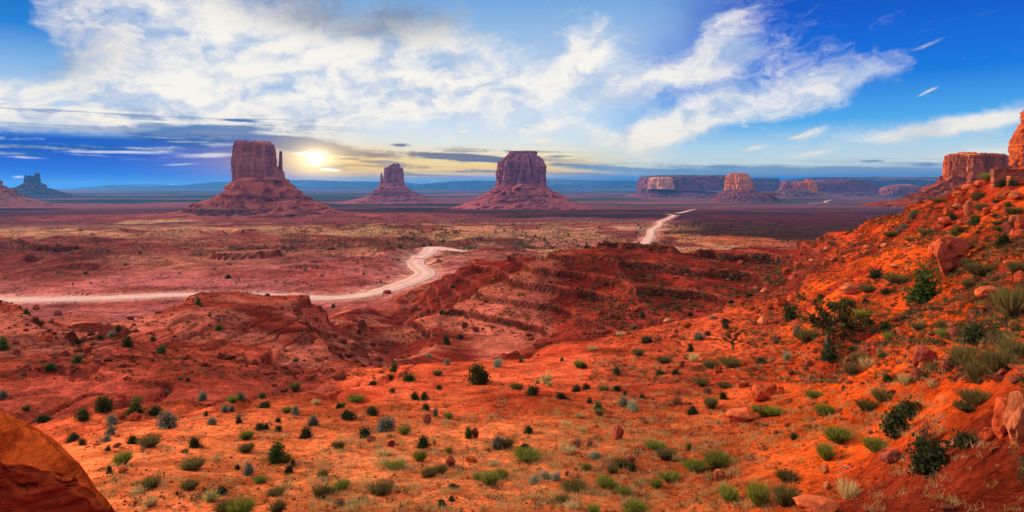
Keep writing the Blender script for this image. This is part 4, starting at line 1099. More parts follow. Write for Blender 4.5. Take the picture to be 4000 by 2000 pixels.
# placing by hand: (zoom x, zoom y of the foot, zoom width[, zoom height]) on 1000-px tiles of the photograph
ZF = 1000 / 1288
TILE = {'A': (0, 1000), 'B': (1000, 1000), 'C': (2000, 1000), 'D': (3000, 1000), 'E': (3000, 0), 'F': (2000, 0), 'G': (1000, 0)}
SHRUBS = """
A juni 520 780 82 112;A juni 420 826 90 84;A leafy 680 796 98 88;A dark 780 795 75 45;A sage 840 866 98 88;A sage 560 842 72 46;A dark 217 832 75 36;A olive 130 776 40 32
A dark 370 926 82 40;A dark 413 950 36 30;A sage 557 898 52 46;A sage 537 936 42 33;A dark 668 944 57 46;A olive 750 956 92 60;A leafy 545 978 26 28;A brown 718 988 34 36
A green 617 1046 82 72;A dark 550 1090 38 40;A olive 760 1166 92 66;A straw 700 1190 70 34;A olive 955 1176 80 60;A olive 970 1073 86 66;A dark 983 962 66 56;A olive 932 990 26 22
A dark 1037 806 29 27;A sage 1067 850 53 35;A dark 1200 840 33 40;A sage 1130 786 40 42;A sage 1165 780 38 32;A green 1240 920 62 46;A olive 1240 986 66 52;A dark 1195 1075 29 36
A sage 1250 1100 62 66;A dark 1110 1200 72 50;A yucca 1060 1232 74 66;A olive 1130 1290 90 62;A green 1215 1290 110 74;A straw 760 1256 72 52;A sage 1018 726 42 46;A green 1170 736 46 36
A sage 1210 722 40 38;A brown 835 700 50 30;A juni 640 456 48 66;A leafy 815 488 54 42;A leafy 388 536 56 40;A leafy 250 573 53 46;A dark 390 440 48 24;A dark 505 420 36 22
A pale 560 406 36 30;A dark 593 376 29 30;A leafy 767 426 26 30;A leafy 997 246 34 42;A leafy 1097 373 38 38;A leafy 130 293 37 32;A leafy 210 345 22 22;A leafy 905 623 24 17
A leafy 15 470 60 70;A dark 945 628 26 17;A sage 15 712 46 40;A dark 430 90 18 12;A dark 1150 112 32 22
B juni 1125 636 118 132;B dark 800 722 60 40;B dark 845 724 50 46;B dark 855 776 56 36;B sage 902 808 36 42;B green 502 730 66 33;B dark 458 820 72 62;B dark 582 796 66 44
B green 436 760 28 32;B dark 415 766 30 26;B sage 650 880 90 72;B pale 676 862 42 42;B dark 545 912 68 50;B green 745 898 50 50;B dark 838 962 60 60;B green 826 1030 50 62
B olive 415 968 44 42;B dark 247 916 60 56;B sage 285 853 56 52;B dark 112 885 40 36;B dark 110 836 26 28;B dark 20 874 44 42;B dark 52 870 32 38;B sage 197 796 46 42
B green 156 786 40 30;B leafy 102 1040 92 122;B green 152 1040 40 58;B dark 165 1090 46 40;B dark 187 1058 26 34;B olive 335 1112 62 38;B straw 340 1130 50 24;B olive 330 1216 70 80
B green 378 1196 40 44;B green 430 1172 76 50;B olive 625 1196 96 66;B green 700 1072 76 44;B straw 640 1046 70 36;B straw 735 1040 60 34;B olive 870 1106 80 44;B olive 930 1090 58 48
B green 970 990 30 38;B green 968 820 40 36;B leafy 1068 916 48 72;B sage 1215 970 76 70;B olive 1258 966 66 62;B green 1178 1152 78 84;B green 1120 1122 46 36;B green 1232 1116 58 48
B dark 936 1266 50 50;B dark 982 1232 38 28;B brown 425 1256 72 44;B dark 990 1172 50 30;B leafy 765 628 66 44;B leafy 695 578 50 42;B dark 585 648 50 22;B dark 678 620 29 26
B dark 685 688 30 26;B dark 922 672 42 24;B olive 913 600 38 32;B sage 960 546 40 30;B pale 868 508 36 22;B leafy 33 712 38 27;B pale 1212 556 50 40;B dark 958 445 36 50
B dark 1028 416 36 27;B leafy 935 293 36 28;B dark 992 160 28 20;B leafy 390 258 26 20;B olive 195 680 46 56;B leafy 198 530 30 20;B straw 640 1000 80 30;B straw 480 1240 60 30
B straw 1200 1050 70 26;B green 20 1140 60 30;B olive 100 1200 70 34;B olive 110 1288 60 70;B dark 45 762 60 34;B straw 300 745 40 32;B straw 1180 815 24 24;B brown 1170 985 34 24
C dark 105 696 70 48;C olive 25 670 54 32;C yucca 175 642 50 78;C yucca 128 642 22 34;C yucca 188 655 30 36;C dark 325 682 46 38;C dark 375 670 46 32;C olive 460 678 48 32
C dark 528 678 46 30;C dark 568 706 30 32;C dark 655 716 36 28;C dark 390 740 29 30;C leafy 435 770 56 40;C olive 440 800 40 30;C sage 560 756 62 48;C pale 615 776 66 48
C dark 250 718 56 34;C dark 85 888 66 38;C brown 320 962 80 62;C brown 390 955 60 40;C green 75 1022 116 52;C dark 62 970 62 28;C pale 420 1012 76 30;C green 375 1076 40 40
C pale 115 1140 60 46;C pale 170 1118 70 36;C pale 222 1128 50 40;C green 468 1166 78 70;C straw 520 1166 50 50;C green 560 1200 58 48;C olive 505 1092 50 46;C olive 550 1060 60 52
C dark 605 1076 60 44;C green 720 972 80 48;C olive 775 1024 70 62;C green 920 1080 96 62;C green 1030 1056 106 78;C green 790 1122 100 36;C green 725 1165 60 46;C green 1090 1232 86 86
C green 1240 1250 100 130;C dark 527 596 48 42;C green 335 560 40 44;C dark 360 566 36 36;C leafy 740 596 40 26;C dark 820 596 46 30;C olive 955 656 58 50;C olive 1100 560 80 60
C olive 1000 562 70 42;C olive 765 536 66 36;C olive 635 500 46 40;C straw 405 474 48 28;C leafy 250 530 25 24;C leafy 45 534 28 26;C dark 680 436 70 36;C dark 910 796 50 50
C brown 830 746 60 60;C olive 1000 766 70 70;C dark 1065 720 40 40;C dark 1075 365 40 36;C dark 1075 335 40 24;C dark 1250 545 60 38;C olive 1070 660 70 30;C brown 985 690 60 34
C straw 340 810 50 24;C straw 270 850 54 26;C straw 355 880 46 24;C straw 285 990 80 44;C olive 310 1180 100 60;C straw 830 1030 50 40;C green 890 975 22 46;C olive 255 1240 60 44
C green 620 1290 100 60;C green 410 1290 60 40;C straw 300 1270 80 40;C sage 1010 316 30 16;C dark 1195 206 46 24;C dark 1105 238 30 26;C leafy 655 310 34 32;C dark 895 300 30 24
C sage 940 420 70 36;C dark 985 400 34 26;C dark 900 480 34 50;C straw 915 530 60 50;C straw 545 400 40 26;C sage 615 366 40 20;C green 1225 780 34 34;C olive 1265 810 50 60
D dark 310 526 92 92;D olive 200 434 80 84;D dark 112 326 76 86;D leafy 785 232 182 182;D dark 545 112 80 56;D olive 645 136 90 60;D dark 268 218 62 36;D green 472 312 72 50
D leafy 592 372 56 46;D olive 505 186 62 50;D olive 1006 162 46 56;D olive 1230 302 130 186;D olive 1075 94 110 74;D dark 1040 436 130 130;D olive 985 542 130 110;D olive 1170 590 150 150
D olive 1230 520 130 130;D olive 1070 640 120 150;D olive 1050 745 110 90;D dark 640 900 160 150;D dark 710 800 110 80;D green 545 984 112 76;D dark 820 1092 196 172;D brown 800 960 130 130
D dark 1000 958 104 84;D green 350 932 100 82;D green 290 1022 68 92;D green 232 716 62 46;D green 25 802 72 56;D green 290 802 82 66;D leafy 600 632 52 48;D pale 95 522 42 44
D dark 130 922 46 40;D green 612 422 46 42;D olive 85 1252 104 124;D olive 92 1132 84 66;D straw 400 1216 110 110;D olive 570 730 90 76;D leafy 425 477 36 36;D olive 460 540 76 64
D olive 880 366 60 54;D olive 760 372 70 52;D green 880 410 50 50;D olive 420 600 60 70;D straw 500 560 80 60;D olive 500 780 70 70;D brown 370 470 70 50;D dark 800 610 30 34
D straw 690 650 60 76;D olive 1010 44 60 40;D brown 1115 280 40 36;D dark 510 346 50 36;D brown 40 440 60 44;D sage 150 410 60 66;D dark 595 190 44 40;D dark 490 240 36 36
D leafy 580 510 40 34;D straw 830 660 50 50;D olive 1250 90 60 80;D olive 1000 780 100 60
E dark 925 1106 46 54;E leafy 1045 1132 70 58;E leafy 940 1192 50 48;E dark 1192 1236 62 62;E olive 1165 1162 58 32;E olive 795 1188 62 52;E green 1110 902 54 40;E dark 1180 940 60 46
E dark 1230 935 50 40;E olive 980 1165 50 34;E dark 950 1210 26 22;E leafy 1210 1042 40 28;E olive 1240 1080 60 50;E olive 1050 1010 44 40;E olive 1080 990 50 30;E dark 1150 1020 36 34
E olive 1070 1060 50 50;E olive 900 965 50 30;E olive 860 1020 60 30;E sage 720 1100 40 26;E sage 745 1080 40 24;E sage 690 1150 44 26;E olive 620 1190 60 34;E olive 1010 1250 60 40
E sage 660 1175 40 24;E olive 720 1215 50 30;E olive 1150 1130 50 26;E dark 1060 1175 30 22
"""
ROCKS = """
A red 685 830 54 46;A slab 778 920 54 20;A dark 590 962 42 24;A red 617 1090 52 32;A red 610 816 36 22;A red 350 752 34 22;A dark 890 1200 20 18;A slab 485 952 40 14
A dark 490 540 34 26;A dark 290 300 40 26;A dark 80 440 30 20;A red 440 478 50 30;A red 235 430 60 40;A red 180 270 30 26
B dark 863 837 46 44;B dark 680 956 40 31;B dark 575 930 52 24;B block 975 1056 54 48;B block 1105 912 34 48;B slab 1085 1037 62 32;B dark 897 945 18 14;B red 715 1192 26 18
B dark 625 530 40 26;B dark 560 476 50 30;B dark 500 460 46 28;B dark 440 440 44 30;B dark 470 505 50 30;B dark 400 412 40 26;B dark 520 420 40 24;B dark 590 455 36 24
B dark 365 405 36 24;B dark 1105 380 40 24;B dark 1050 360 40 26;B dark 800 270 46 24;B dark 835 300 40 24;B dark 870 285 36 22;B red 660 190 44 20
C block 530 918 60 72;C red 1248 728 100 82;C slab 1150 832 140 60;C tan 1045 1128 64 54;C tan 1260 346 52 46;C red 808 410 50 28;C dark 738 424 38 26;C tan 785 334 44 24
C red 880 360 48 28;C dark 855 552 34 26;C dark 880 520 36 26;C red 1040 587 42 38;C dark 610 716 34 20;C red 452 720 30 20;C slab 1165 655 60 30;C slab 1190 440 50 24
C red 1210 270 34 22;C red 1160 245 30 20;C red 1235 285 30 24;C tan 1270 185 40 22;C dark 935 280 34 20;C dark 500 306 40 24;C dark 450 290 40 22;C block 80 402 40 22
C block 95 420 34 18;C dark 275 1105 26 22;C red 320 1080 20 18;C slab 690 650 36 12;C dark 600 1035 50 30;C red 620 275 40 24
D slab 1100 212 116 62;D tan 405 188 84 52;D red 70 252 58 42;D red 125 228 42 36;D block 790 560 120 110;D dark 750 618 64 56;D tan 776 580 38 46;D red 1190 900 130 200
D tan 1262 930 150 250;D red 1110 932 84 70;D dark 620 1034 112 64;D dark 940 400 64 40;D red 62 694 42 38;D red 12 700 70 64;D tan 285 1094 48 46;D tan 300 1172 42 38
D slab 250 1300 260 70;D block 620 700 50 30;D tan 325 30 36 26;D red 285 44 30 22;D tan 225 30 40 18;D red 40 130 46 24;D red 100 90 60 36;D red 150 60 40 30
D slab 640 215 40 18;D red 10 270 40 34;D tan 640 60 50 20;D slab 1220 60 70 40;D red 1280 130 60 60;D dark 900 1290 90 40;D tan 840 640 30 20;D slab 1130 985 80 40
E tan 1010 1086 58 78;E red 970 1032 64 46;E red 850 1162 54 48;E red 1272 1152 44 62;E red 905 1076 46 48;E tan 240 1264 0 0;E tan 295 1262 32 26;E tan 945 1060 46 40
E red 890 1140 70 50;E red 1100 1078 44 36;E slab 1170 1010 60 30;E red 1150 1060 36 34;E tan 1240 1140 70 60;E dark 1210 1170 60 60;E red 1090 1215 36 30;E slab 1010 955 60 30
E red 1030 985 50 46;E slab 1200 985 70 34;E tan 1250 1000 60 40;E slab 1060 935 50 30;E red 985 1130 70 26;E red 780 1150 40 24;E tan 710 1262 40 20;E tan 500 1252 40 22
E tan 490 1280 30 20;E tan 590 1245 40 24;E red 1250 1200 60 50;E dark 1005 1240 40 26;E slab 960 990 60 30
"""

# rocks: chiselled icospheres
import bmesh


def rock_mesh(name, seed, squash=(1, 1, .75), cuts=9, tight=.62, colr=(.34, .085, .045), sub=3, mat=None):
    r_ = np.random.RandomState(seed)
    bm = bmesh.new()
    bmesh.ops.create_icosphere(bm, subdivisions=sub, radius=.5)
    v = np.array([p.co[:] for p in bm.verts])
    f = [[q.index for q in k.verts] for k in bm.faces]
    bm.free()
    for _ in range(cuts):
        n = r_.randn(3); n[2] *= .7; n /= np.linalg.norm(n)
        h = .5 * (tight + (1 - tight) * r_.rand())
        dd = v @ n - h
        v = v - np.outer(np.maximum(dd, 0) * .96, n)
    v = v * (1 + .10 * fb3(v[:, 0] * 5 + seed, v[:, 1] * 5, v[:, 2] * 5, 3))[:, None] * squash
    zmin = v[:, 2].min(); v[:, 2] -= zmin + .12 * (v[:, 2].max() - zmin)
    v[:, :2] /= (v[:, 0].max() - v[:, 0].min())
    c = mix(np.array(colr), np.array(colr) * .55, ss(fb3(v[:, 0] * 4, v[:, 1] * 4, v[:, 2] * 12, 3), -.1, .6)[:, None])
    return mesh_np(name, v, np.array(f), [3] * len(f), mat or M_rock, c, False)


ROCKT = {}
for v_ in range(4):
    ROCKT['red', v_] = rock_mesh('boulder', 20 + v_, (1, .9, .82), 10, .62, (.36, .062, .022))
    ROCKT['dark', v_] = rock_mesh('boulder', 40 + v_, (1, .85, .62), 12, .55, (.20, .05, .035))
    ROCKT['tan', v_] = rock_mesh('boulder', 60 + v_, (1, .9, .85), 11, .6, (.42, .12, .05))
    ROCKT['slab', v_] = rock_mesh('boulder', 80 + v_, (1.1, .8, .34), 10, .55, (.40, .085, .032))
    ROCKT['block', v_] = rock_mesh('boulder', 90 + v_, (1, .9, .95), 16, .45, (.26, .055, .035))

# ---- things one can point at: used to word the labels of what stands near them (photo px)
LAND = [('the twisted juniper tree', 3235, 1310), ('the small bare-trunked tree', 2862, 1340), ('the big round juniper bush', 1873, 1460), ('the square maroon block', 1757, 1800),
        ('the big rounded red boulder', 2968, 1540), ('the upright red block', 2411, 1690), ('the pale driftwood', 3295, 1825), ('the smooth sandstone outcrop', 230, 1790),
        ('the huge leaning boulder', 3690, 990), ('the tall leafy slope bush', 3610, 1130), ('the tall two-tone leafy bush', 1079, 1770), ('the lone maroon boulder', 1670, 1635),
        ('the cracked red rock pile', 3610, 1420), ('the stone wall', 3930, 700), ('the large dark bush with bare twigs', 3637, 1790), ('the arching pale sagebrush', 2130, 1870),
        ('the rosy boulder beside junipers', 532, 1630), ('the dark spreading bush on the red slope', 3500, 1650), ('the large sunlit boulders at the edge', 3950, 1650), ('the largest grey sagebrush', 652, 1640),
        ('the brown thicket', 2270, 1735), ('the wide bright green bushes', 2790, 1815), ('the bright trio of green clumps', 1920, 1875), ('the shady gully mouth', 1500, 1400),
        ('the pointed dome crest', 760, 1150), ('the deep gully near the road', 420, 1290), ('the tall yucca clump', 2136, 1480), ('the flat red slab', 2893, 1630), ('the big tan boulder', 3785, 820),
        ('the boulder strewn rim', 3080, 1130), ('the round dark slope bush', 3719, 840), ('the olive thicket by the right edge', 3900, 1450), ('the lip of the sand bench', 2600, 1280), ('the wide green clump at bottom', 943, 1995),
        ('the dry wash below the red ridge', 1080, 1560)]
LOOK = {'dark': ('dark green', 'shrub'), 'sage': ('grey-green', 'sagebrush'), 'pale': ('pale silvery', 'sagebrush'), 'leafy': ('leafy mid-green', 'shrub'), 'juni': ('dark olive', 'juniper bush'),
        'green': ('bright green', 'rabbitbrush'), 'olive': ('olive', 'rabbitbrush'), 'straw': ('straw-coloured', 'grass tuft'), 'brown': ('brown twiggy', 'dry shrub'), 'yucca': ('spiky yellow-green', 'yucca'),
        'red': ('red', 'boulder'), 'slab': ('flat slab-like', 'boulder'), 'tan': ('tan', 'boulder'), 'block': ('square-edged maroon', 'boulder')}
LOOKR = {'dark': ('dark maroon', 'boulder')}
OWN = {'A green 1215': 'wide green clump cut by the bottom edge of the sand', 'A red 685': 'rosy boulder sitting among shrubs beside the juniper bushes', 'B block 975': 'square maroon block lying alone on the sand', 'C red 1248': 'big smooth rounded red boulder on the slope',
       'C block 530': 'upright red block casting shade on open sand', 'B dark 863': 'lone maroon boulder beside two dark shrubs', 'B juni 1125': 'biggest round juniper bush, alone at the bench edge',
       'B leafy 102': 'tall dark leafy bush with a yellow-green clump at its foot', 'D leafy 785': 'very large leafy bush growing below the huge leaning boulder', 'D dark 820': 'large dark bush under bare twigs in the shady corner',
       'D brown 800': 'tangle of bare brown twigs above the large dark corner bush', 'A sage 840': 'largest grey-green sagebrush on open sand near the rosy boulder', 'C yucca 175': 'tallest spiky yucca clump on the bench',
       'D block 790': 'cracked red block topping the rock pile on the slope', 'C slab 1150': 'broad flat red slab sunk into the slope', 'E tan 1010': 'big tan egg-shaped boulder leaning high on the slope',
       'D dark 640': 'dark spreading evergreen bush running up the red slope', 'D tan 1262': 'largest sunlit boulder cut by the lower right edge', 'E dark 925': 'round dark bush in front of the upper slope boulders',
       'D slab 260': 'broad red bedrock slab breaking through the slope at the bottom', 'D red 1190': 'rounded red boulder leaning against the largest sunlit edge boulder'}
SZ = {'A': 1, 'B': 1}
used = {}
ORD = ['nearest', 'second nearest', 'third nearest', 'fourth nearest', 'fifth nearest', 'sixth nearest', 'seventh nearest', 'eighth nearest', 'ninth nearest', 'tenth nearest', 'eleventh nearest', 'twelfth nearest']


def parse(txt, rock):
    out = []
    for e in txt.replace('\n', ';').split(';'):
        w = e.split()
        if len(w) < 6 or w[4] == '0': continue
        x0, y0 = TILE[w[0]]
        px, py, wp, hp = x0 + float(w[2]) * ZF, y0 + float(w[3]) * ZF, float(w[4]) * ZF, float(w[5]) * ZF
        key = ' '.join(w[:3])
        adj, noun = (LOOKR.get(w[1]) if rock and w[1] in LOOKR else LOOK[w[1]])
        q = min(LAND, key=lambda l: (l[1] - px) ** 2 + ((l[2] - py) * 1.3) ** 2)
        ddx, ddy = px - q[1], (py - q[2]) * 1.3
        if abs(ddx) > 2.2 * abs(ddy): rel = 'left of' if ddx < 0 else 'right of'
        elif abs(ddy) > 2.2 * abs(ddx): rel = 'in front of' if ddy > 0 else 'behind'
        else: rel = ('front-' if ddy > 0 else 'back-') + ('left of' if ddx < 0 else 'right of')
        out.append(dict(kind=w[1], px=px, py=py, w=wp, h=hp, key=key, adj=adj, noun=noun, rel=rel, land=q[0], dist=math.hypot(ddx, ddy), rock=rock))
    return out


LIST = parse(SHRUBS, False) + parse(ROCKS, True)
grp = {}
for e in LIST: grp.setdefault((e['adj'], e['noun'], e['rel'], e['land']), []).append(e)
seen_lab = set()
for k, es in grp.items():
    es.sort(key=lambda e: e['dist'])
    for i, e in enumerate(es):
        sz = '' if len(es) > 1 else ('small ' if e['w'] < 36 else 'large ' if e['w'] > 75 else '')
        o_w = ORD[min(i, 11)] + ' ' if len(es) > 1 else ''
        rel = e['rel'].replace('front-left of', 'in front and left of').replace('front-right of', 'in front and right of').replace('back-left of', 'behind and left of').replace('back-right of', 'behind and right of')
        e['label'] = OWN.get(e['key'], f"{o_w}{sz}{e['adj']} {e['noun']} {rel} {e['land']}")
for e in LIST:
    if len(e['label'].split()) > 15: e['label'] = e['label'].replace(' in front and ', ' below and ').replace(' of the ', ' of ')
rr_ = random.Random(4)


def put_plant(kind, p, w, h, label, near, group=None, name=None):
    nm, cat = KIND[kind][0], KIND[kind][1]
    H0 = KIND[kind][3]['H']
    v_ = rr_.randrange(5)
    sc = (w * rr_.uniform(.9, 1.15), w * rr_.uniform(.75, 1.1), h / H0)
    rz = rr_.random() * 6.28
    if near:
        fol, stm, _ = TPL[kind, v_]
        root = empty(nm, p, label, cat, group)
        root.rotation_euler = (0, 0, rz); root.scale = sc
        link('foliage', fol, root); link('stem', stm, root)
        return root
    me = TPL[kind, v_ if w > 0 and near is not None else 'far'][2]
    o = link(name or nm, me, None, p)
    o.rotation_euler = (0, 0, rz); o.scale = sc
    return tag(o, label, cat, group)


GRP = {'shrub': 'shrubs on the red sand', 'sage_bush': 'sagebrush on the sand and slopes', 'juniper_bush': 'juniper bushes', 'rabbit_bush': 'rabbitbrush clumps on the sand', 'grass_tuft': 'dry grass tufts',
       'dry_shrub': 'dry shrubs', 'yucca': 'yuccas'}
occupied = []
for e in LIST:
    p = at(e['px'], e['py'])
    if p is None: continue
    d = p.y
    occupied.append((e['px'], e['py'], e['w']))
    wm, hm = e['w'] * K * d, e['h'] * K * d
    if e['rock']:
        v_ = rr_.randrange(4)
        o = link('boulder', ROCKT[e['kind'], v_], None, p)
        me_h = max(q.co.z for q in o.data.vertices)
        o.scale = (wm, wm * (.8 + .3 * rr_.random()), hm / me_h)
        o.rotation_euler = (rr_.uniform(-.12, .12), rr_.uniform(-.12, .12), rr_.choice((0, math.pi)) + rr_.uniform(-.35, .35))
        tag(o, e['label'], 'boulder', 'boulders lying on the sand and slopes')
    else:
        p.z -= .03 * hm
        put_plant(e['kind'], p, wm, hm, e['label'], e['w'] > 44, GRP[KIND[e['kind']][0]])

# the huge leaning boulder pair high on the slope
def hero_rock(name, label, px0, px1, pyt, pyb, seed, colr, depth=.8, lean=0.0, cuts=12, tight=.55, rz=0.0, holes=0.0, sub=4):
    p = at((px0 + px1) / 2, pyb - 6)
    d = p.y + .2
    wm, hm = (px1 - px0) * K * d, (pyb - pyt) * K * d
    me = rock_mesh(name, seed, (1, depth, 1), cuts, tight, colr, sub)
    n = len(me.vertices); co = np.empty(n * 3, np.float32); me.vertices.foreach_get('co', co); co = co.reshape(-1, 3)
    z = co[:, 2] / co[:, 2].max()
    co = co * [wm, wm, 0]; co[:, 2] = z * hm
    co[:, 0] += lean * z * hm
    if holes:
        q = ss(fb3(co[:, 0] * 1.6, co[:, 1] * 1.6, co[:, 2] * 1.6, 2), .25, .5)
        co[:, 1] += holes * q * (co[:, 1] < 0)
    me.vertices.foreach_set('co', co.astype(np.float32).ravel()); me.update()
    o = link(name, me, None, p)
    o.rotation_euler = (0, 0, rz)
    return tag(o, label, 'boulder', 'boulders lying on the sand and slopes')


hero_rock('boulder', 'huge pitted maroon boulder leaning on a smooth red one, upper slope', 3625, 3770, 922, 1070, 301, (.30, .06, .028), .9, .22, 12, .5, .2, .35)
hero_rock('boulder', 'smooth flat-faced red boulder behind the huge pitted boulder', 3632, 3715, 922, 1000, 305, (.46, .09, .03), .7, .0, 9, .5)

# smooth sandstone outcrop at the lower left: a dome broken off along its near side
def outcrop():
    bm = bmesh.new()
    bmesh.ops.create_icosphere(bm, subdivisions=7, radius=1.0)
    v = np.array([p.co[:] for p in bm.verts]); f = np.array([[q.index for q in k.verts] for k in bm.faces])
    bm.free()
    v = np.sign(v) * np.abs(v) ** .92
    v = v * [5.12, 3.1, 6.29]
    v[:, 2] += .22 * fb2(v[:, 0] / 1.6, v[:, 1] / 1.1, 3) * ss(v[:, 2], -1, 1)
    lines = np.abs(n3(v[:, 0] / 2.4 + 3, v[:, 1] / 1.0, v[:, 2] / .30 + v[:, 0] * .5))
    v += (v / np.linalg.norm(v, axis=1)[:, None]) * (-.05 * (1 - ss(lines, 0, .12)))[:, None]
    # broken near face
    n = np.array([.53, -.80, -.28]); n /= np.linalg.norm(n)
    h = .05 + .22 * fb3(v[:, 0] / 1.3, v[:, 1] / 1.3, v[:, 2] / 1.3, 3)
    dd = v @ n - h
    face = ss(dd, -.02, .06)
    v = v - np.outer(np.maximum(dd, 0) * .93, n)
    crack = 1 - ss(np.abs(fb3(v[:, 0] / 1.1 + 9, v[:, 1] / 1.1, v[:, 2] / .6, 4)), 0, .05)
    v += np.outer(face * (crack * -.16 + .16 * fb3(v[:, 0] / .6, v[:, 1] / .6, v[:, 2] / .22, 4)), n)
    up = mix(c3(.64, .105, .018), c3(.40, .055, .010), ss(fb3(v[:, 0] / 1.4, v[:, 1] / .8, v[:, 2] / .22 + v[:, 0] * .6, 4, .6), -.3, .5)[:, None])
    up = mix(up, c3(.20, .035, .012), ((1 - ss(lines, 0, .05)) * ss(n2(v[:, 0] / .9, v[:, 2] / .7), -.1, .4) * .8)[:, None])
    c = mix(up, mix(c3(.30, .042, .014), c3(.40, .062, .02), ss(n3(v[:, 0], v[:, 1], v[:, 2]), -.5, .5)[:, None]), face[:, None])
    c = mix(c, c3(.05, .010, .006), (face * crack * .85)[:, None])
    me = mesh_np('sandstone_outcrop', v, f, [3] * len(f), M_outcrop, c, True)
    o = link('sandstone_outcrop', me, None, (-11.49, 11.0, -9.93))
    tag(o, 'smooth orange sandstone outcrop with a cracked dark lower face, bottom left corner', 'outcrop')


outcrop()


# trees
def tree(px, py, hpx, wpx, label, seed, leaf_n=1500, dense=1.0):
    p = at(px, py); d = p.y
    H, W = hpx * K * d, wpx * K * d
    r_ = np.random.RandomState(seed)
    root = empty('juniper_tree', p, label, 'tree')
    tb = MB()
    trunk = [(0, 0, -.1), (-.03 * H, 0, .12 * H), (.03 * H, .02 * H, .25 * H), (-.01 * H, 0, .40 * H)]
    tube(tb, trunk, [.065 * H, .05 * H, .042 * H, .034 * H], (.10, .065, .045), 8)
    tips = []
    for q in range(9):
        a = q / 9 * 6.28 + r_.rand() * .5
        b = Vector(trunk[2 if q % 3 == 0 else 3])
        out = W * (.30 + .20 * r_.rand()); up = H * (.12 + .44 * r_.rand())
        if q % 3 == 0: up = H * .1
        e = b + Vector((math.cos(a) * out, math.sin(a) * out * .8, up))
        m1 = b.lerp(e, .35) + Vector((r_.randn() * .05 * H, r_.randn() * .05 * H, -.03 * H)); m2 = b.lerp(e, .7) + Vector((r_.randn() * .04 * H, 0, .04 * H))
        lb = MB()
        tube(lb, [b, m1, m2, e], [.026 * H, .02 * H, .013 * H, .005 * H], (.095, .06, .04), 6)
        tips += [m2, e, e + Vector((r_.randn() * .08 * W, r_.randn() * .08 * W, .05 * H))]
        for _ in range(2):
            e2 = m2 + Vector((r_.randn() * .14 * W, r_.randn() * .14 * W, .08 * H + r_.rand() * .12 * H))
            tube(lb, [m2, m2.lerp(e2, .5) + Vector((0, 0, .02 * H)), e2], [.012 * H, .008 * H, .004 * H], (.095, .06, .04), 5)
            tips.append(e2)
        link('limb', lb.mesh('limb', M_bark, True), root)
    link('trunk', tb.mesh('trunk', M_bark, True), root)
    tips = np.array([t[:] for t in tips])
    k = r_.randint(0, len(tips), leaf_n)
    c = tips[k] + r_.randn(leaf_n, 3) * [.050 * W * dense, .050 * W * dense, .038 * H * dense]
    cb = MB()
    t = np.clip(r_.rand(len(tips))[k] * .6 + .4 * r_.rand(leaf_n), 0, 1)[:, None]
    add_leaves(cb, c, .030 * H, mix(c3(.022, .030, .010), c3(.075, .085, .025), t), r_)
    link('crown', cb.mesh('crown', M_leaf), root)
    return root


tree(3236, 1345, 182, 196, 'twisted juniper tree with bare forking limbs and dark clumped crown on the slope', 5, 2600)
tree(2864, 1366, 82, 86, 'small juniper tree with a short bare trunk, further left than the twisted one', 8, 900)
# thin bare sapling standing on the upper slope
tree(3540, 985, 34, 40, 'tiny thin-trunked juniper tree on the upper slope left of the leaning boulder', 12, 260, 1.2)

# driftwood
p = at(3300, 1836); d = p.y
db = MB()
for pts, rads in (([(-.34, 0, .42), (-.22, .02, .26), (-.05, 0, .12), (.15, .03, .05), (.36, 0, .04)], [.008, .022, .034, .028, .012]),
                  ([(-.05, 0, .12), (.06, -.1, .17), (.2, -.14, .12), (.33, -.12, .10)], [.026, .022, .014, .006]), ([(-.22, .02, .26), (-.10, .05, .30), (.04, .08, .21)], [.016, .013, .006]),
                  ([(.0, 0, .1), (.1, .12, .08), (.24, .15, .10)], [.02, .014, .006])):
    tube(db, [Vector(q) * 1.0 for q in pts], rads, (.55, .38, .26), 6)
o = link('driftwood', db.mesh('driftwood', M_bark, True), None, p)
o.scale = (.9, .9, .9)
tag(o, 'bleached pale forked branch lying on the red slope', 'driftwood')

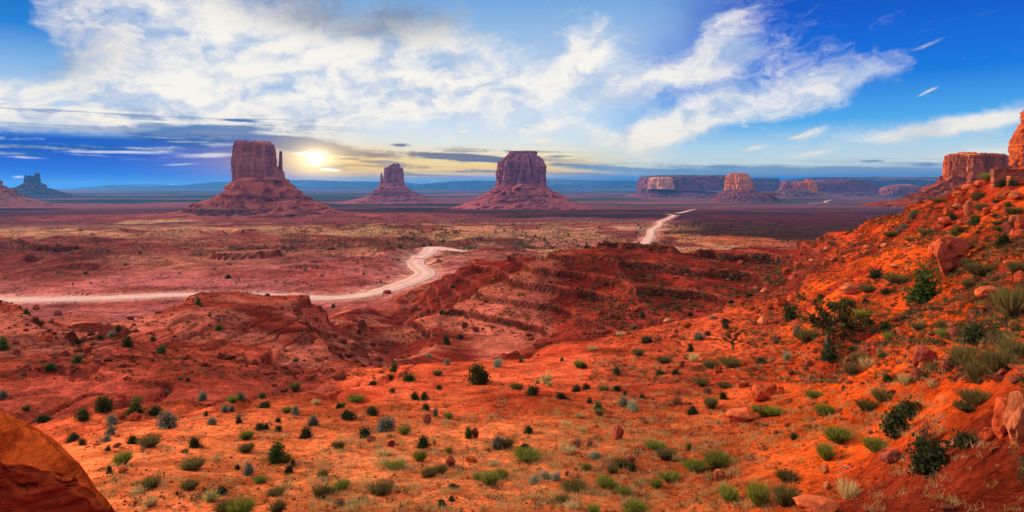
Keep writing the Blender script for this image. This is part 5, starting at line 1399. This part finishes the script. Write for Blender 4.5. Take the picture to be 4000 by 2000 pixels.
# ---- dry-laid stone walls of the overlook terrace
def block_wall(name, label, d, px0, px1, pyt, pyb, seed, colr, thick=.6, pillar=None, coping=True):
    r_ = random.Random(seed)
    x0, x1 = (px0 - 2000) * K * d, (px1 - 2000) * K * d
    zt, zb = (HZ - pyt) * K * d, (HZ - pyb) * K * d
    root = empty(name, ((x0 + x1) / 2, d, zb), label, 'wall')
    ox, oz = (x0 + x1) / 2, zb

    def blocks(xa, xb, za, zc, n_c, dep, yo=0.0):
        mb = MB()
        hc = (zc - za) / n_c
        for i in range(n_c):
            x = xa
            while x < xb - .02:
                w = min(r_.uniform(.25, .6) * hc * 3.2, xb - x)
                if xb - x - w < .12: w = xb - x
                g = .012; j = r_.uniform(0, .05)
                bx = [(x + g - ox, yo - j, za + i * hc + g - oz), (x + w - g - ox, yo + dep, za + (i + 1) * hc - g - oz)]
                a, b = bx
                v = [(p[0], p[1], p[2]) for p in [(a[0], a[1], a[2]), (b[0], a[1], a[2]), (b[0], b[1], a[2]), (a[0], b[1], a[2]), (a[0], a[1], b[2]), (b[0], a[1], b[2]), (b[0], b[1], b[2]), (a[0], b[1], b[2])]]
                k = r_.uniform(.6, 1.25)
                mb.add(v, [0, 3, 2, 1, 4, 5, 6, 7, 0, 1, 5, 4, 1, 2, 6, 5, 2, 3, 7, 6, 3, 0, 4, 7], [4] * 6, np.array(colr) * k)
                x += w
        return mb
    link('masonry', blocks(x0, x1, zb - .8, zt, 8, thick).mesh('masonry', M_stone), root)
    if coping: link('coping', blocks(x0 - .05, x1 + .05, zt + .003, zt + .12, 1, thick + .08, -.06).mesh('coping', M_stone), root)
    if pillar:
        a, b, t = pillar
        link('pillar', blocks((a - 2000) * K * d, (b - 2000) * K * d, zt + .125, (HZ - t) * K * d, 3, thick * .8, -.02).mesh('pillar', M_stone), root)


block_wall('stone_wall', 'dark coursed stone wall with a pillar at the top of the slope', 84, 3882, 4120, 664, 712, 3, (.26, .085, .05), pillar=(3897, 3914, 654))
block_wall('stone_wall', 'low pale sunlit stone wall stepped in front of the darker one', 80, 3946, 4140, 687, 716, 4, (.40, .12, .05), coping=False)  # sunlight on this wall painted in as a paler stone colour

# ---- shrubs dotting the valley floor
def dots(n, px0, px1, py0, py1, label, kinds, wlo, whi, group, name='desert_shrub', clear=True):
    k = 0; tries = 0
    while k < n and tries < n * 20:
        tries += 1
        px, py = rr_.uniform(px0, px1), py0 + (py1 - py0) * rr_.random() ** 1.2
        p = at(px, py)
        if p is None: continue
        rd, _ = road_dist(np.array([p.x]), np.array([p.y]))
        if rd[0] < 3: continue
        if n2(np.array([px / 90.0]), np.array([py / 30.0]))[0] < rr_.uniform(-.6, .5): continue
        w = rr_.uniform(wlo, whi)
        kd = rr_.choice(kinds)
        nm, cat = KIND[kd][0], KIND[kd][1]
        o = link(name, TPL[kd, 'far'][2], None, p)
        o.rotation_euler = (0, 0, rr_.random() * 6.28); o.scale = (w, w, w * rr_.uniform(.85, 1.25))
        tag(o, label, 'shrub', group)
        k += 1


dots(70, 1280, 2330, 880, 985, 'round dark juniper shrub dotting the tan flats in front of the dome-shouldered butte', ['dark', 'dark', 'juni'], 2.2, 4.6, 'shrubs on the tan flats')
dots(22, 2330, 2620, 850, 915, 'round dark juniper shrub on the flats beside the far stretch of road', ['dark', 'juni'], 2.0, 4.4, 'shrubs beside the far road')
dots(40, 2640, 3130, 868, 930, 'round dark juniper shrub on the orange flat right of the far road', ['dark', 'dark', 'juni'], 2.4, 5.2, 'shrubs on the orange flat')
dots(45, 20, 1250, 880, 1120, 'round dark shrub on the layered red flats behind the near road', ['dark', 'dark', 'leafy'], 1.2, 3.0, 'shrubs on the layered red flats')
dots(30, 1100, 1560, 960, 1120, 'small dark shrub on the rough red ground inside the road bend', ['dark', 'leafy', 'sage'], 1.0, 2.4, 'shrubs inside the road bend')

# stuff too many to count: scrub over flats and ridges, dry grass, rubble
def scatter(name, n, regions, kinds, mat, wfun, faces=14):
    """one mesh of small clumps; regions: (weight, px0, px1, py0, py1)"""
    r_ = random.Random(77 + len(name))
    nr_ = np.random.RandomState(5 + len(name))
    mbv, mbc, cnt = [], [], 0
    ws = [q[0] for q in regions]
    P = []
    while len(P) < n and cnt < n * 6:
        cnt += 1
        _, a, b, c_, d_ = r_.choices(regions, ws)[0]
        px, py = r_.uniform(a, b), r_.uniform(c_, d_)
        if n2(np.array([px / 70.0]), np.array([py / 24.0 + 8]))[0] < r_.uniform(-.9, .7): continue
        p = at(px, py)
        if p is None: continue
        if 140 < p.y < 330 and py < 995 and r_.random() < .8: continue
        P.append((p.x, p.y, p.z, wfun(r_, px, py, p.y), r_.randrange(len(kinds))))
    P = np.array(P)
    rd, _ = road_dist(P[:, 0], P[:, 1])
    P = P[rd > 1.2]
    return P, nr_


def m_near(m): return m > 20


def scrub_stuff():
    regs = [(4.2, -100, 4000, 845, 1000), (1.6, 2500, 3700, 810, 960), (5.0, 1100, 2750, 855, 975), (2.2, -100, 1600, 900, 1160), (1.4, 1560, 3100, 1000, 1330), (1.0, 0, 1600, 1150, 1480),
            (2.6, 2300, 3900, 1000, 1500), (3.0, 2900, 4000, 780, 1350), (.8, 4000, 4400, 700, 1900), (.35, 200, 3000, 1480, 2000)]
    cols_ = [((.02, .026, .012), (.05, .055, .024)), ((.06, .065, .04), (.13, .12, .07)), ((.08, .07, .022), (.16, .13, .045)), ((.03, .03, .016), (.07, .06, .028))]

    def wf(r_, px, py, d):
        return (r_.uniform(.3, .95) if d > 130 else r_.uniform(.18, .45)) * (1.8 if d > 450 else 1.0) * (1.3 if d > 1000 else 1)
    P, nr_ = scatter('desert_scrub', 33000, regs, cols_, M_leaf, wf)
    mb = MB()
    for q, (ca, cb_), m, fs_ in [(q, c_, m_, f_) for q, c_ in enumerate(cols_) for m_, f_ in ((11, .22), (40, .085))]:
        S = P[(P[:, 4] == q) & ((P[:, 1] < 90) == (m_near(m)))]
        n = len(S)
        off = nr_.randn(n, m, 3) * [.28, .28, .2]; off[..., 2] = np.abs(off[..., 2]) + .12
        cen = (S[:, None, :3] + off * S[:, None, 3:4]).reshape(-1, 3)
        a = nr_.randn(n * m, 3); a /= np.linalg.norm(a, axis=1)[:, None]
        b = nr_.randn(n * m, 3); b -= a * (a * b).sum(1)[:, None]; b /= np.linalg.norm(b, axis=1)[:, None]
        s = np.repeat(S[:, 3], m)[:, None] * fs_
        v = np.stack([cen - a * s, cen + b * s * .7, cen + a * s, cen - b * s * .7], 1).reshape(-1, 3)
        t = np.repeat(nr_.rand(n), m)[:, None] * .7 + .3 * nr_.rand(n * m, 1)
        mb.add(v, np.arange(4 * n * m), np.full(n * m, 4), np.repeat(mix(np.array(ca), np.array(cb_), t), 4, 0))
    o = link('desert_scrub', mb.mesh('desert_scrub', M_leaf))
    o['kind'] = 'stuff'; o['label'] = 'low grey-green desert scrub scattered over the flats and ridges'


def grass_stuff():
    regs = [(2.2, 1200, 3000, 1700, 2000), (1.6, 400, 2600, 1620, 2000), (1.8, 2300, 3700, 1350, 1750), (.25, 3000, 4000, 1700, 2000), (1.3, 2900, 4000, 900, 1400), (.6, 4000, 4400, 800, 1800), (.8, 1500, 2600, 1400, 1700)]
    P, nr_ = scatter('dry_grass', 4200, regs, [0, 1, 2], M_leaf, lambda r_, px, py, d: r_.uniform(.10, .32) * min(1, .35 + d / 40))
    cols_ = [((.40, .26, .11), (.55, .42, .2)), ((.26, .22, .07), (.40, .33, .12)), ((.42, .24, .10), (.5, .34, .16))]
    mb = MB(); m = 22
    for q, (ca, cb_) in enumerate(cols_):
        S = P[P[:, 4] == q]; n = len(S)
        b = S[:, None, :3] + nr_.randn(n, m, 3) * [.45, .45, 0] * S[:, None, 3:4]
        d_ = nr_.randn(n, m, 3) * [.55, .55, .2] + [0, 0, 1.0]
        t = b + d_ * S[:, None, 3:4] * (.4 + .5 * nr_.rand(n, m, 1))
        w = np.cross(d_, nr_.randn(n, m, 3)); w /= np.linalg.norm(w, axis=2)[..., None]
        w = w * S[:, None, 3:4] * .026
        v = np.stack([b - w, b + w, t + w * .3, t - w * .3], 2).reshape(-1, 3)
        tt = nr_.rand(n * m, 1)
        mb.add(v, np.arange(4 * n * m), np.full(n * m, 4), np.repeat(mix(np.array(ca), np.array(cb_), tt), 4, 0))
    o = link('dry_grass', mb.mesh('dry_grass', M_leaf))
    o['kind'] = 'stuff'; o['label'] = 'wisps of dry straw grass over the sand and the red slope'


def rubble_stuff():
    nr_ = np.random.RandomState(9); r_ = random.Random(9)
    bm = bmesh.new(); bmesh.ops.create_icosphere(bm, subdivisions=1, radius=.5)
    v0 = np.array([p.co[:] for p in bm.verts]); f0 = np.array([[q.index for q in k.verts] for k in bm.faces]); bm.free()
    mb = MB()
    # below ledges: take terrain vertices on risers, and drop stones downslope of them
    i = np.where((mk['riser'] > .35) & (mk['r'] > 60) & (mk['r'] < 430) & (np.abs(mk['azd']) < 42))[0]
    i = nr_.choice(i, min(2600, len(i)), replace=False)
    pts = []
    for k in i:
        x, y = gx[k] + nr_.randn() * 1.6, gy[k] + nr_.randn() * 2.2 - 1.2
        pts.append((x, y, ground_at(x, y), min(1.7, .28 + 1.5 * nr_.rand() ** 4) * (.5 + gy[k] / 320)))
    for reg, n, lo, hi in (((2900, 4000, 820, 1500), 1100, .10, .6), ((4000, 4450, 700, 1700), 350, .05, .5), ((2300, 3500, 1200, 1700), 500, .10, .4), ((300, 3700, 1480, 2000), 2600, .03, .16), ((60, 1500, 1180, 1480), 500, .2, .7), ((1560, 3100, 1000, 1330), 500, .2, .8)):
        for _ in range(n):
            p = at(r_.uniform(reg[0], reg[1]), r_.uniform(reg[2], reg[3]))
            if p is not None: pts.append((p.x, p.y, p.z, lo + (hi - lo) * r_.random() ** 2.5))
    pts = np.array(pts); n = len(pts)
    rd, _ = road_dist(pts[:, 0], pts[:, 1]); pts = pts[rd > .5]; n = len(pts)
    th = nr_.rand(n) * 6.28
    v = np.repeat(v0[None], n, 0) * (1 + .35 * nr_.randn(n, len(v0), 1)).clip(.6, 1.35) * (np.array([1, .8, .6]) * (.7 + .6 * nr_.rand(n, 1, 3)))
    c_, s_ = np.cos(th)[:, None], np.sin(th)[:, None]
    vx = v[..., 0] * c_ - v[..., 1] * s_; vy = v[..., 0] * s_ + v[..., 1] * c_
    v = np.stack([vx, vy, v[..., 2] + .15], -1) * pts[:, None, 3:4] + pts[:, None, :3]
    f = (f0[None] + (np.arange(n) * len(v0))[:, None, None]).reshape(-1)
    base = mix(c3(.13, .028, .017), c3(.30, .08, .042), nr_.rand(n, 1) ** 1.4)
    mb.add(v.reshape(-1, 3), f, np.full(n * len(f0), 3), np.repeat(base, len(v0), 0))
    o = link('rubble', mb.mesh('rubble', M_rock))
    o['kind'] = 'stuff'; o['label'] = 'broken red rubble below ledges and across the slopes'


scrub_stuff()
grass_stuff()
rubble_stuff()

# ---------------------------------------------------------------- the air of the valley
hz = MB()
X0, X1, Y0, Y1, Z0, Z1 = -25000, 25000, -25000, 25500, -140, 145
hv = [(x, y, z) for z in (Z0, Z1) for y in (Y0, Y1) for x in (X0, X1)]
hz.add(hv, [0, 2, 3, 1, 4, 5, 7, 6, 0, 1, 5, 4, 1, 3, 7, 5, 3, 2, 6, 7, 2, 0, 4, 6], [4] * 6)
M_haze = bpy.data.materials.new('haze')
M_haze.use_nodes = True
nt = M_haze.node_tree; nt.nodes.clear()
pv = nt.nodes.new('ShaderNodeVolumePrincipled')
pv.inputs['Color'].default_value = (0.09, 0.40, 1.0, 1)
pv.inputs['Density'].default_value = HAZE_DENSITY
pv.inputs['Anisotropy'].default_value = 0.2
out = nt.nodes.new('ShaderNodeOutputMaterial')
nt.links.new(pv.outputs[0], out.inputs['Volume'])
haze = link('haze', hz.mesh('haze', M_haze))
haze['kind'] = 'stuff'; haze['label'] = 'thin blue haze filling the valley air'
